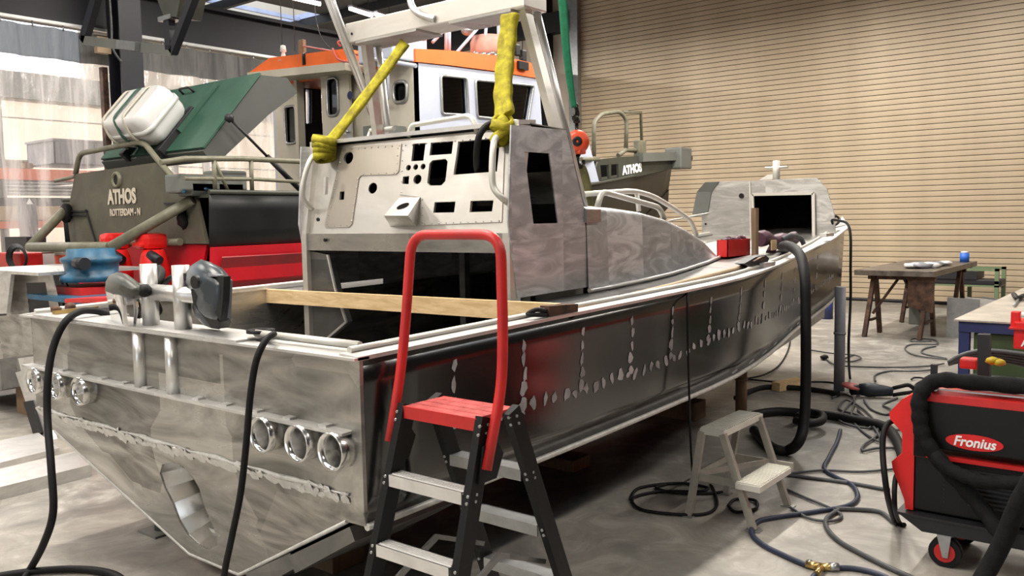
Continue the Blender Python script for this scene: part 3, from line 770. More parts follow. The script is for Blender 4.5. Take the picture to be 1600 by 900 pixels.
for Y in [3.34, 3.6, 4, 4.4, 4.8, 5.2, 5.6, 6, 6.4, 6.8, 7.2, 7.6, 8, 8.4, 8.8, 9.1]:
    hb, zs = hull(Y)[:2]; rings.append([(XC + hb - .05, Y, zs - .012), (XC - hb + .05, Y, zs - .012), (XC - hb + .05, Y, zs - .02), (XC + hb - .05, Y, zs - .02)])
def ringpart(R, y0, y1, x0, x1): pass
# decks: two side strips, then the foredeck
for sg in (1, -1):
    b = B(); rr = []
    for Y in (3.36, 3.98, 4.62, 5.0, 5.35, 5.75, 6.15, 6.45):
        hb, zs = hull(Y)[:2]; hw = [h for y_, h, z_ in TR if y_ >= Y - .01][0] if Y > 3.9 else .815
        rr.append([(XC + sg * (hb - .05), Y, zs - .008), (XC + sg * (hw - .01), Y, zs - .008), (XC + sg * (hw - .01), Y, zs - .02), (XC + sg * (hb - .05), Y, zs - .02)])
    loft(b, rr, smooth=False); build('side_deck', b, M['alu_dark'], boat)  # dark aluminium puts the shade beside the trunk into the deck colour
b = B(); rr = []
for Y in (6.45, 7, 7.6, 8.2, 8.8, 9.12):
    hb, zs = hull(Y)[:2]; q = zs - .008 - (.0 if Y < 6.6 else .0)
    rr.append([(XC + hb - .05, Y, q), (XC - hb + .05, Y, q), (XC - hb + .05, Y, q - .012), (XC + hb - .05, Y, q - .012)])
loft(b, rr, smooth=False); build('foredeck', b, M['alu'], boat)
bm.free()
# bright grind band at the foot of the trunk
bm = B(); L = [(XC + hw + .016, Y, hull(Y)[1] + .008) for Y, hw, z in TR]; tube(bm, L, .013, 8); build('trunk_weld', bm, M['alu_light'], boat)
bm = B(); q = oX(1074, 424, XC + .70); cyl(bm, (q.x - .02, q.y, q.z), (q.x + .03, q.y, q.z), .014, 12); build('drain_hole', bm, M['black'], boat)
# hand rails on the trunk
def rail(name, pts, r, m, f=.06):
    bm = B(); tube(bm, fillet(pts, f, 6), r, 12); return build(name, bm, m, boat)
xr = -2.76
rail('trunk_rail', [oX(933, 325, xr), oX(940, 299, xr), oX(1030, 324, xr), oX(1038, 342, xr)], .018, M['alu_white'])
xl = -3.35
P = [oX(905, 304, xl), oX(990, 298, xl), oX(1020, 306, xl), oX(1052, 325, xl), oX(1080, 345, xl), oX(1088, 368, xl)]
rail('trunk_rail', P, .02, M['alu_white'], .2)
rail('trunk_rail_leg', [oX(995, 299, xl), oX(998, 330, xl)], .018, M['alu_white'])
# ================================================================ arch over the console
YA = 3.72
bm = B(); x0 = oY(559, 55, YA).x; x1 = oY(832, 5, YA).x + .02; zc = 2.80
rbox(bm, x0, x1, YA - .10, YA + .10, zc - .062, zc + .06, .008)
arch = build('arch_beam', bm, M['cream_lit_alu'], boat)
bm = B(); box(bm, x0 + .1, x0 + .62, YA - .11, YA + .11, zc - .075, zc - .062); box(bm, x1 - .52, x1 - .08, YA - .11, YA + .11, zc - .075, zc - .062); build('beam_pad', bm, M['alu'], arch)
bm = B(); cyl(bm, (x0 + .06, YA - .104, zc - .01), (x0 + .06, YA - .098, zc - .01), .008, 10); build('beam_hole', bm, M['black'], arch)
foot = oX(915, 322, XR - .0)
for x in (XR - .03, XL + .03):
    xt = x1 - .06 if x > XC else x0 + .1
    bm = B(); bar(bm, (xt, YA - .02, zc - .05), (x, foot.y - .05, foot.z), .045, .06, up=(0, 1, 0)); build('arch_post', bm, M['cream_lit_alu'], boat)
    bm = B(); tube(bm, [(xt + .025, YA + .055, zc - .05), (x + .01, foot.y + .03, foot.z - .03)], .02, 12); build('arch_brace', bm, M['alu_tube'], boat)
bm = B(); q = foot; box(bm, q.x - .04, q.x + .05, q.y - .06, q.y + .08, q.z - .09, q.z - .02); build('arch_foot', bm, M['alu'], boat)
# twin stay tubes leaning aft over the port corner
for dx in (0, .055):
    a = oX(591 + dx * 60, 205, -4.22 + dx); b_ = oX(512 + dx * 120, 0, -4.22 + dx); d = (b_ - a)
    bm = B(); tube(bm, [a, a + d * 1.5], .019, 12); build('stay_tube', bm, M['alu_tube'], boat)
a = oX(592, 203, -4.2); bm = B(); tube(bm, [a + V((-.08, 0, 0)), a + V((.14, 0, 0))], .016, 10); tube(bm, [a + V((-.1, -.03, -.09)), a + V((-.08, 0, 0))], .012, 8); build('stay_foot', bm, M['alu_white'], boat)
# curved rail on the arch beam
bm = B(); tube(bm, smooth_pts([oY(640, -25, YA - .08), oY(642, 5, YA - .1), oY(655, 22, YA - .13), oY(680, 30, YA - .1)], 8), .02, 12); build('beam_rail', bm, M['alu_tube'], arch)
# grab rails of the console
bm = B(); tube(bm, smooth_pts([oY(495, 240, YC + .02), oY(484, 252, YC - .05), oY(474, 285, YC - .08), oY(474, 310, YC - .07), oY(488, 327, YC)], 6), .016, 12); build('grab_rail', bm, M['alu_white'], boat)
bm = B(); tube(bm, smooth_pts([oY(781, 212, YC + .04), oY(772, 222, YC - .05), oY(769, 265, YC - .08), oY(771, 292, YC - .08), oY(783, 308, YC - .06), oY(796, 318, YC)], 6), .017, 12); build('grab_rail', bm, M['alu_white'], boat)
bm = B(); tube(bm, fillet([oY(638, 214, YTOP), oY(642, 196, YTOP), oY(737, 180, YTOP), oY(746, 208, YTOP)], .06, 6), .014, 12); build('top_rail', bm, M['alu_white'], boat)
# small latch on port post
bm = B(); q = oY(508, 290, YC - .03); bar(bm, q + V((0, 0, -.05)), q + V((0, .01, .05)), .02, .02, up=(0, 1, 0)); build('post_latch', bm, M['alu_light'], boat)
bm = B()
for p in ((496, 343), (507, 375)):
    q = oY(*p, YC - .035); cyl(bm, q, q + V((0, .01, 0)), .011, 12)
build('post_hole', bm, M['black'], boat)
# ================================================================ bow cuddy with its open hatch
YB = 8.45
def cu(px, py): q = oY(px, py, YB); return (q.x, q.z)
face = [cu(1098, 392), cu(1096, 335), cu(1108, 300), cu(1124, 284), cu(1172, 283), cu(1276, 278), cu(1292, 295), cu(1304, 335), cu(1306, 372), (cu(1306, 372)[0], 1.44), (cu(1098, 392)[0], 1.3)]
hol = [cu(1177, 304), cu(1272, 302), cu(1273, 375), cu(1180, 378)]
bm = B(); plate(bm, face, [hol], (0, YB, 0), (1, 0, 0), (0, 0, 1), .008); build('cuddy_front', bm, M['alu_cuddy'], boat)
bm = B(); prof = face[1:9]; rr = []
for dy, k, k2 in ((0, 1, 1), (.25, .84, .99), (.5, .66, .95), (.68, .52, .88)):
    cx = sum(p_[0] for p_ in prof) / len(prof); rr.append([(cx + (a_ - cx) * k, YB + dy, 1.42 + (b_ - 1.42) * k2) for a_, b_ in prof])
loft(bm, rr, closed=False, caps=False, smooth=False); build('cuddy_shell', bm, M['alu'], boat, solid=.006)
bm = B(); wl = face[1:5]; prism(bm, [(cu(1085, 335)[0], YB - .05, cu(1085, 335)[1]), (cu(1092, 300)[0], YB - .05, cu(1092, 300)[1]), (cu(1105, 285)[0], YB - .05, cu(1105, 285)[1]), (cu(1124, 284)[0], YB - .01, cu(1124, 284)[1]), (cu(1112, 300)[0], YB - .01, cu(1112, 300)[1]), (cu(1106, 335)[0], YB - .01, cu(1106, 335)[1])], (0, .02, 0)); build('cuddy_wing', bm, M['grey_paint'], boat)
bm = B()
for a_, b_ in ((hol[0], hol[1]), (hol[1], hol[2]), (hol[2], hol[3]), (hol[3], hol[0])):
    bar(bm, (a_[0], YB - .02, a_[1]), (b_[0], YB - .02, b_[1]), .03, .022, up=(0, 1, 0))
build('hatch_coaming', bm, M['cream_lit_alu'], boat)
bm = B(); bar(bm, (cu(1172, 283)[0], YB - .006, cu(1172, 283)[1]), (cu(1174, 390)[0], YB - .006, cu(1174, 390)[1]), .012, .01, up=(0, 1, 0)); build('front_seam', bm, M['alu_white'], boat)
bm = B(); q = oY(1158, 306, YB - .012); cyl(bm, q, q + V((0, .012, 0)), .026, 16); q = oY(1102, 350, YB - .012); cyl(bm, q, q + V((0, .012, 0)), .01, 10); build('cable_hole', bm, M['black'], boat)
bm = B(); cw = (face[7][0] + face[1][0]) / 2; box(bm, cw - .30, cw + .30, YB + .6, YB + .62, 1.38, 1.88); bar(bm, (cw - .30, YB + .6, 1.6), (cw - .6, YB + .04, 1.6), .02, .5); bar(bm, (cw + .30, YB + .6, 1.6), (cw + .6, YB + .04, 1.6), .02, .5); build('cuddy_shade_panels', bm, M['void'], boat)  # black panels stand in for the shade inside the cuddy
# samson post on the cuddy
bm = B(); q = oY(1213, 280, YB + .25); cyl(bm, (q.x, q.y, q.z - .02), (q.x, q.y, q.z + .19), .036, 18); cyl(bm, (q.x - .12, q.y, q.z + .12), (q.x + .12, q.y, q.z + .12), .014, 10)
prism(bm, [(q.x - .18, q.y - .01, q.z), (q.x, q.y - .01, q.z), (q.x, q.y - .01, q.z + .055), (q.x - .09, q.y - .01, q.z + .05)], (0, .02, 0)); build('mooring_post', bm, M['alu_white'], boat)
# bow corner plate
bm = B(); hb, zs = hull(8.9)[:2]
prism(bm, [(XC + .50, 8.6, zs - .01), (XC + .59, 9.16, zs + .03), (XC + .25, 9.16, zs + .03)], (0, 0, .012)); prism(bm, [(XC + .50, 9.0, zs), (XC + .62, 9.15, zs + .0), (XC + .54, 9.15, zs + .13)], (0, .012, 0)); build('bow_corner_plate', bm, M['alu_light'], boat)
bm = B()
for p in ((1292, 366), (1196, 412)):
    q = oX(*p, -2.62 if p[0] > 1250 else -2.3); box(bm, q.x - .03, q.x + .03, q.y - .1, q.y + .1, q.z - .02, q.z + .01)
build('cleat_plate', bm, M['alu_light'], boat)
# short board rail between trunk and cuddy
bm = B(); bar(bm, oX(1045, 345, -3.9), oX(1108, 333, -3.9), .03, .012); build('deck_rail', bm, M['alu_white'], boat)
# ================================================================ supports
def stand(x, y, z1, r, label, m='grey_paint', g='supports under the workboat hull'):
    t = thing('hull_support', label, 'support', (x, y, 0), g)
    bm = B(); cyl(bm, (x, y, .012), (x, y, z1), r, 16); cyl(bm, (x, y, z1 * .55), (x, y, z1 * .55 + .02), r * 1.15, 16); build('pole', bm, M[m], t)
    bm = B(); box(bm, x - .09, x + .09, y - .09, y + .09, 0, .012); build('base_plate', bm, M[m], t)
q = oZ(1311, 612, 0); stand(q.x, q.y, .97, .048, 'tall round grey post propping the bow, behind the hanging black hose', 'grey_plastic')
q = oZ(1158, 660, 0); stand(q.x, q.y + .0, .62, .045, 'square brown post propping the hull just behind the step stool', 'wood_post')
q = oZ(226, 838, 0); stand(q.x, q.y + .1, .42, .04, 'short grey post under the port side of the transom', 'grey_paint')
for i, (y, lab) in enumerate(((2.62, 'reddish wooden keel block under the stern, nearest the transom'), (4.6, 'wooden keel block in the shadow under the middle of the hull'), (6.3, 'wooden keel block in the shadow under the forward hull'))):
    bm = B(); rbox(bm, XC - .35, XC + .35, y - .1, y + .1, 0, hull(max(y, 2.0))[4] - .006, .006)
    o = build('keel_block', bm, M['wood_post']); tagp(o, lab, 'block', 'keel blocks under the workboat')
# ================================================================ olive and red motor vessel behind
AX = -8.45; AS = -7.0; AY = 4.4
ves = thing('motor_vessel', 'olive, black and red motor vessel with a white and orange wheelhouse, behind the aluminium hull', 'boat', (AX, 9.5, 0))
SA = [(4.4, 1.45, 1.93, 1.42, 1.43, .62), (6, 1.47, 1.93, 1.44, 1.44, .55), (8, 1.47, 1.96, 1.42, 1.46, .5), (10, 1.40, 2.05, 1.26, 1.40, .5), (11.2, 1.25, 2.16, .95, 1.25, .55), (12.4, .98, 2.28, .55, 1.25, .7),
      (13.6, .66, 2.40, .28, 1.42, .95), (14.6, .40, 2.50, .16, 1.75, 1.35), (15.5, .14, 2.6, .06, 2.15, 1.8)]
YV = [4.4, 5.2, 6, 7, 8, 9, 10, 10.6, 11.2, 11.8, 12.4, 13, 13.6, 14.1, 14.6, 15.1, 15.5]
def vh(Y): return cr(SA, Y)
for sg in (1, -1):
    bm = B(); rr = []
    for Y in YV:
        hb, zs, hc, zc, kz = vh(Y); rr.append([(AX + sg * (hc + (hb - hc) * k / 3), Y, zc + (zs - zc) * k / 3) for k in range(4)])
    loft(bm, rr, closed=False, caps=False); build('topside', bm, M['black_hull'], ves, solid=.01)
    bm = B(); L = [(AX + sg * vh(Y)[0], Y, vh(Y)[1] + .0) for Y in YV]; tube(bm, L, .022, 8); build('rubbing_strake', bm, M['olive_dark'], ves)
bm = B(); rr = []; r2 = []
for Y in YV:
    hb, zs, hc, zc, kz = vh(Y); zb = zc - .32 if Y < 11 else zc - .2
    rr.append([(AX + hc + .01, Y, zc), (AX + hc * .98, Y, zb), (AX + .06, Y, kz), (AX - .06, Y, kz), (AX - hc * .98, Y, zb), (AX - hc - .01, Y, zc)])
loft(bm, rr[:8], closed=False, caps=False, smooth=False)
build('underwater_hull', bm, M['red_anti'], ves, solid=.01)
bm = B(); loft(bm, rr[7:], closed=False, caps=False, smooth=False); build('bow_bottom', bm, M['black_hull'], ves, solid=.01)
bm = B(); rr = []
for Y in (4.5, 5.2, 6, 7, 8, 9, 10, 10.6, 11.2):
    hb, zs, hc, zc, kz = vh(Y); rr.append([(AX + hc + .03, Y, zc - .09 - (Y - 4.5) * .01 ), (AX + hc + .035, Y, zc - .10), (AX + hc * .9 + .03, Y, zc - .40), (AX + hc * .5, Y, zc - .72)])
loft(bm, rr, closed=False, caps=False, smooth=False); build('spray_chine', bm, M['red_dark'], ves, solid=.008)
# transom
pp = [(117, 272), (243, 254), (290, 300), (305, 303), (323, 381), (110, 380), (105, 335)]
bm = B(); prism(bm, [oY(*p, AY - .01) for p in pp], (0, .03, 0)); tr = build('transom', bm, M['olive'], ves)
bm = B(); prism(bm, [oY(*p, AY + .02) for p in ((110, 381), (323, 382), (312, 440), (262, 500), (190, 500), (120, 440))], (0, .03, 0)); build('transom_bottom', bm, M['red_anti'], ves)
bm = B(); q = oY(182, 281, AY - .02)
lathe(bm, [(.05, 0), (.062, -.02), (.08, -.015), (.085, .01)], q, (0, 1, 0), 20); build('fairlead_ring', bm, M['olive_tube'], tr)
bm = B(); lathe(bm, [(.0, -.004), (.052, -.004)], q, (0, 1, 0), 20); build('fairlead_hole', bm, M['black'], tr)
q = oY(190, 308, AY - .018); lettering('name_lettering', 'ATHOS', .20, q, (1, 0, .0), (0, 0, 1), M['letter'], tr, off=.009, sx=.86)
q = oY(195, 332, AY - .018); lettering('port_lettering', 'ROTTERDAM - N', .098, q, (1, 0, .0), (0, 0, 1), M['letter'], tr, off=.003, sx=.82)
bm = B()
for L in (((107, 330), (136, 330)), ((134, 328), (150, 380)), ((108, 336), (135, 336))):
    bar(bm, oY(*L[0], AY - .02), oY(*L[1], AY - .02), .018, .018)
bar(bm, oY(257, 318, AY - .02), oY(276, 318, AY - .02), .018, .018)
build('bracket_line', bm, M['steel_black'], tr)
bm = B(); blob(bm, oY(103, 332, AY - .06), .07, .07, .12, 2, .2); blob(bm, oY(285, 340, AY - .04), .05, .05, .10, 2, .3); build('fender_lashing', bm, M['rubber'], tr)
# stern guard frame
bm = B(); r = .048; G = 3.9; zg = 1.42
A_ = oZ(46, 386, zg); A_ = oY(46, 386, G); Bq = oY(172, 386, G)
tube(bm, [A_, Bq], r, 12); tube(bm, [oY(104, 326, AY - .05), A_], r, 12); tube(bm, [oY(301, 312, AY - .03), Bq + V((.02, 0, 0))], r * 1.05, 12)
tube(bm, [oY(195, 380, AY - .12), oY(282, 378, AY - .05)], .035, 10)
build('stern_guard', bm, M['olive_tube'], ves)
# pushpit rails
bm = B(); tube(bm, fillet([oY(118, 272, AY), oY(124, 240, AY), oY(216, 222, AY), oY(226, 224, AY), oY(250, 254, AY), oY(290, 300, AY)], .1, 5), .028, 10)
s = [oX(251, 254, AS - .02), oX(288, 248, AS - .02), oX(380, 248, AS - .02), oX(480, 253, AS - .02), oX(560, 262, AS - .02)]
tube(bm, s, .026, 10)
tube(bm, [oX(288, 279, AS - .02), oX(400, 280, AS - .02), oX(480, 285, AS - .02)], .018, 8)
tube(bm, [oY(86, 283, AY - .1), oY(117, 276, AY)], .02, 8)
for px, pb in ((334, 297), (392, 298), (357, 296)):
    if px == 357: continue
    tube(bm, [oX(px, 249, AS - .02), oX(px + 2, pb, AS - .02)], .02, 8)
tube(bm, [oX(334, 248, AS - .02), oX(356, 298, AS - .02)], .016, 8)
build('stern_rail', bm, M['olive_tube'], ves)
# deck and clutter on it
bm = B(); rr = []
for Y in YV[:-1]:
    hb, zs = vh(Y)[:2]; rr.append([(AX + hb - .01, Y, zs - .02), (AX - hb + .01, Y, zs - .02), (AX - hb + .01, Y, zs - .05), (AX + hb - .01, Y, zs - .05)])
loft(bm, rr, smooth=False); build('deck', bm, M['olive_dark'], ves)
# engine hatch lid raised on struts
lid = []
for X in (-7.3, -9.25):
    dy = 0.0
    lid.append([(X, 5.22, 3.09), (X, 5.53, 3.10), (X, 5.65, 2.96), (X, 5.29, 2.71), (X, 4.74, 2.25), (X, 4.62, 2.22), (X, 4.55, 2.32)])
bm = B(); R = loft(bm, lid, smooth=False); 
hatch = build('hatch_lid', bm, [M['lid_grey']], ves)
bm = B(); v = [(-7.29, 5.215, 3.10), (-9.26, 5.215, 3.10), (-9.26, 4.56, 2.343), (-7.29, 4.56, 2.343)]
v2 = [(-7.29, 5.22, 3.11), (-9.26, 5.22, 3.11)]
prism(bm, v, (0, -.015, .012)); build('hatch_green_deck', bm, M['green'], hatch)
Wl = (V((-8, 5.215, 3.10)) - V((-8, 4.25, 1.985))).normalized(); Nl = V((1, 0, 0)).cross(Wl); Ol = V((-8.3, 4.25, 1.985)) + Nl * .02
if Nl.y > 0: Nl = -Nl; Ol = V((-8.3, 4.25, 1.985)) + Nl * .02
bm = B(); plate(bm, [(-.6, .72), (.38, .72), (.38, 1.38), (-.6, 1.38)], [], Ol + Nl * .05, (1, 0, 0), Wl, .05); sm = build('escape_hatch', bm, M['green'], hatch)
bm = B()
for a_, b_ in ((.1, 1.28), (-.5, 1.3)):
    c = Ol + V((1, 0, 0)) * a_ + Wl * b_ + Nl * .05; tube(bm, fillet([c, c + Nl * .07, c + Nl * .07 + V((-.2, 0, 0)), c + V((-.2, 0, 0))], .03, 3), .012, 8)
build('hatch_handle', bm, M['steel_black'], sm)
bm = B(); a_ = oX(358, 184, -7.22); b_ = oX(472, 300, -7.15); tube(bm, [a_, a_ + (b_ - a_) * .5], .014, 8); tube(bm, [a_ + (b_ - a_) * .5, b_], .028, 8); blob(bm, a_, .05, .05, .05, 1)
build('gas_strut', bm, M['steel_black'], ves)
bm = B()
for p in ((300, 285, .2, .12), (330, 290, .28, .08), (352, 284, .16, .15)):
    q = oX(p[0], p[1], -7.25); rbox(bm, q.x - .12, q.x + .12, q.y - p[2], q.y + p[2], q.z - .1, q.z + p[3] - .05, .02)
build('deck_fitting', bm, M['grey_paint'], ves)
bm = B(); tube(bm, smooth_pts([oX(286, 300, -7.1), oX(300, 294, -7.2), oX(330, 297, -7.1), oX(292, 298, -7.3), oX(320, 293, -7.2)], 5), .014, 6); build('blue_rope', bm, M['blue_machine'], ves)
# ---------------- wheelhouse
WY = 7.07; WS = -7.0; WP = -9.62
wh = ves
def wa(px, py): q = oY(px, py, WY); return (q.x, q.z)
def ws(px, py): q = oX(px, py, WS); return (q.y, q.z)
zb = 1.95
door = [wa(470, 122), wa(512, 112), (wa(512, 112)[0], zb + .02), (wa(470, 122)[0], zb + .02)]
ow = lambda x0, x1, y0, y1: [wa(x0, y0), wa(x1, y0), wa(x1, y1), wa(x0, y1)]
rt = rrect(wa(614, 0)[0] * 0 + wa(616, 145)[0], wa(637, 145)[0], wa(625, 160)[1], wa(625, 128)[1], .07)
p1 = rrect(wa(446, 190)[0], wa(463, 190)[0], wa(455, 224)[1], wa(455, 166)[1], .05)
bm = B(); tl = wa(430, 121); tr_ = wa(650, 97)
plate(bm, [(WP, zb), (WS, zb), (WS, tr_[1]), (WP, tr_[1] + .24)], [door, rt, p1], (0, WY, 0), (1, 0, 0), (0, 0, 1), .04)
build('wheelhouse_aft_wall', bm, M['cream_paint'], wh)
def wframe(bm, L, O, U, W_, t=.02, w=.02):
    n = len(L); O = V(O); U = V(U); W_ = V(W_)
    P_ = [O + U * a + W_ * b for a, b in L]; tube(bm, P_, w, 6, closed=True)
bm = B(); wframe(bm, rt, (0, WY - .01, 0), (1, 0, 0), (0, 0, 1), w=.022); wframe(bm, p1, (0, WY - .01, 0), (1, 0, 0), (0, 0, 1), w=.016); build('porthole_ring', bm, M['zinc'], wh)
bm = B(); plate(bm, rt, [], (0, WY + .02, 0), (1, 0, 0), (0, 0, 1), .006); plate(bm, p1, [], (0, WY + .02, 0), (1, 0, 0), (0, 0, 1), .006); build('porthole_glass', bm, M['glass'], wh)
# side wall with windows
wz = lambda L: [ws(*p) for p in L]
w1 = wz([(688, 118), (728, 122), (731, 180), (690, 178)]); w2 = wz([(742, 125), (833, 134), (824, 190), (745, 183)])
side = [(WY, zb), (9.25, zb), ws(842, 200), ws(850, 150), ws(838, 122), ws(650, 97), ]
side = [(WY, zb), (9.45, zb), ws(838, 121), (WY, ws(650, 97)[1])]
side = [(WY, zb), (9.52, zb), (9.38, ws(838, 121)[1]), (WY, ws(650, 97)[1])]
def wp(px, py): q = oX(px, py, WP); return (q.y, q.z)
pw = [[wp(473, 140), wp(483, 141), wp(483, 193), wp(474, 194)], [wp(497, 138), wp(530, 140), wp(530, 194), wp(499, 194)]]
def soft(L, r=.04):
    P_ = [V((a, b, 0)) for a, b in L]; out = []
    for i in range(len(P_)):
        a, b, c = P_[i - 1], P_[i], P_[(i + 1) % len(P_)]
        s = b + (a - b).normalized() * r; e = b + (c - b).normalized() * r
        for k in range(4):
            t = k / 3; q = s * (1 - t) ** 2 + b * 2 * t * (1 - t) + e * t * t; out.append((q.x, q.y))
    return out
w1 = soft(w1); w2 = soft(w2)
bm = B(); plate(bm, side, [w1, w2], (WS, 0, 0), (0, 1, 0), (0, 0, 1), .04); build('wheelhouse_side', bm, M['white_paint'], wh)
pw = [[(max(a_, WY + .1), z_) for a_, z_ in L] for L in pw]
bm = B(); plate(bm, [(WY, zb), (9.52, zb), (9.38, tr_[1] + .26), (WY, tr_[1] + .24)], [soft(L, .02) for L in pw], (WP, 0, 0), (0, 1, 0), (0, 0, 1), .04); build('wheelhouse_side', bm, M['white_paint'], wh)
bm = B()
for L in (w1, w2): wframe(bm, L, (WS + .01, 0, 0), (0, 1, 0), (0, 0, 1), w=.016)
build('window_frame', bm, M['zinc'], wh)
bm = B()
for L in (w1, w2): plate(bm, L, [], (WS - .03, 0, 0), (0, 1, 0), (0, 0, 1), .006)
build('window_pane', bm, M['glass'], wh)
# raked front with angled corner window
zt = ws(838, 121)[1]
bm = B(); f0 = [V((WS, 9.52, zb)), V((-7.5, 10.1, zb)), V((-9.1, 10.1, zb)), V((WP, 9.52, zb))]; f1 = [V((WS, 9.38, zt)), V((-7.5, 9.85, zt + .02)), V((-9.1, 9.85, zt + .02)), V((WP, 9.38, zt))]
for i in range(3):
    U_ = (f0[i + 1] - f0[i]); W_ = (f1[i] - f0[i]); 
    L = U_.length; H = W_.length; d = (f1[i + 1] - f0[i]); u = U_.normalized(); w = (W_ - u * W_.dot(u)).normalized()
    out = [(0, 0), (L, 0), (d.dot(u), d.dot(w)), (W_.dot(u), W_.dot(w))]
    hole = [(L * .16, H * .42), (L * .84, H * .42), (L * .82, H * .88), (L * .18, H * .88)]
    plate(bm, out, [hole], f0[i], u, w, .03)
build('wheelhouse_front', bm, M['white_paint'], wh)
bm = B()
v = [bm.verts.new(p) for p in (f0[0] * .5 + f1[0] * .5 + V((-.02, -.02, 0)), f0[1] * .5 + f1[1] * .5 + V((0, -.03, 0)), f1[1] + V((0, -.03, 0)), f1[0] + V((-.02, -.02, 0)))]; bm.faces.new(v)
v = [bm.verts.new(p) for p in (f0[1] * .5 + f1[1] * .5 + V((0, -.02, 0)), f0[2] * .5 + f1[2] * .5 + V((0, -.02, 0)), f1[2] + V((0, -.02, 0)), f1[1] + V((0, -.02, 0)))]; bm.faces.new(v)
build('front_pane', bm, M['glass'], wh)
# roof with orange edge, sweeping up forward
ot = [ws(650, 77), ws(700, 79), ws(770, 88), ws(838, 103)]
ob = [ws(650, 97), ws(700, 102), ws(770, 111), ws(838, 121)]
bm = B()
prof = [(WY - .02, ot[0][1]), (ot[1][0], ot[1][1]), (ot[2][0], ot[2][1] + .01), (8.9, ot[2][1] + .02), (9.25, zt + .17), (9.5, zt + .02), (9.45, ob[3][1] - .01), (ob[2][0], ob[2][1] + .0), (ob[1][0], ob[1][1]), (WY - .02, ob[0][1])]
plate(bm, prof, [], (WS + .02, 0, 0), (0, 1, 0), (0, 0, 1), 2.68)
build('wheelhouse_roof', bm, M['orange'], wh)
bm = B(); bar(bm, (WP - .02, WY - .18, tr_[1] + .10), (-7.75, WY - .18, tr_[1] + .0), .42, .09); build('aft_gutter', bm, M['cream_paint'], wh)
bm = B(); prism(bm, [(WP - .02, WY - .36, tr_[1] + .15), (-7.75, WY - .36, tr_[1] + .05), (-7.75, WY - .36, tr_[1] + .20), (-8.3, WY - .36, tr_[1] + .23), (-9.2, WY - .36, tr_[1] + .28)], (0, .42, 0)); build('aft_roof_edge', bm, M['orange'], wh)
bm = B(); rr_ = [wa(594, 66), wa(648, 68), wa(648, 104), wa(594, 100)]; a0, a1 = wa(594, 66)[0], wa(648, 66)[0]
rbox(bm, a0, a1, WY - .35, WY + .2, wa(620, 102)[1], wa(620, 66)[1], .02); build('vent_box', bm, M['white_paint'], wh)
bm = B(); tube(bm, [oY(584, 92, WY - .4), oY(650, 103, WY - .4)], .022, 8); tube(bm, [oY(606, 98, WY - .2), oY(607, 152, WY - .2), oY(603, 160, WY - .1)], .016, 8); build('roof_rail', bm, M['white_paint'], wh)
bm = B(); box(bm, wa(606, 0)[0] * 0 + wa(608, 205)[0], wa(638, 205)[0], WY - .4, WY - .04, zb, wa(620, 200)[1]); build('deck_locker', bm, M['grey_paint'], wh)
# door frame, opened door leaf, dark interior
bm = B(); x0, x1 = wa(470, 122)[0], wa(512, 112)[0]; zt_ = wa(490, 118)[1]
box(bm, x0 - .06, x0, WY - .07, WY + .0, zb, zt_ + .1); box(bm, x0 - .06, x1, WY - .07, WY, zt_, zt_ + .1); build('door_frame', bm, M['cream_paint'], wh)
d0, d1 = wa(513, 110)[0], wa(556, 100)[0]
dl = rrect(wa(524, 150)[0], wa(541, 150)[0], wa(532, 182)[1], wa(532, 124)[1], .06)
bm = B(); plate(bm, [(d0, zb + .1), (d1, zb + .1), (d1, wa(556, 102)[1]), (d0, wa(513, 112)[1])], [dl], (0, WY - .12, 0), (1, 0, 0), (0, 0, 1), .04); dd = build('wheelhouse_door', bm, M['cream_paint'], wh)
bm = B(); wframe(bm, dl, (0, WY - .13, 0), (1, 0, 0), (0, 0, 1), w=.018); build('door_window_ring', bm, M['zinc'], dd)
bm = B(); plate(bm, dl, [], (0, WY - .10, 0), (1, 0, 0), (0, 0, 1), .005); build('door_window_glass', bm, M['glass'], dd)
bm = B(); c = oY(547, 149, WY - .125); lathe(bm, [(0, -.002), (.05, -.002)], c, (0, 1, 0), 16); build('round_sticker', bm, M['blue_paint'], dd)
bm = B(); c = oY(546, 206, WY - .13); box(bm, c.x - .05, c.x + .05, c.y - .01, c.y, c.z - .13, c.z + .12); cyl(bm, c, c + V((0, -.06, 0)), .012, 8); bar(bm, c + V((0, -.06, .0)), c + V((-.1, -.06, .0)), .02, .02); build('door_lock', bm, M['zinc'], dd)
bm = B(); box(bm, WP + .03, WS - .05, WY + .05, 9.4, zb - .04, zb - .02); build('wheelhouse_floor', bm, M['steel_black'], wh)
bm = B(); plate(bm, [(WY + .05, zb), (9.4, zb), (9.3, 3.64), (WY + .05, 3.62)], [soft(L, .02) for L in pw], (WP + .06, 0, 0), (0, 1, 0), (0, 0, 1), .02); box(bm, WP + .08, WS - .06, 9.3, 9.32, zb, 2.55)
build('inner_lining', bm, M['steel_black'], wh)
bm = B(); rbox(bm, -7.9, -7.45, 7.5, 7.9, 2.2, 2.75, .06); rbox(bm, -8.0, -7.5, 8.0, 8.5, 2.1, 2.65, .06); build('helm_seat', bm, M['grey_paint'], wh)
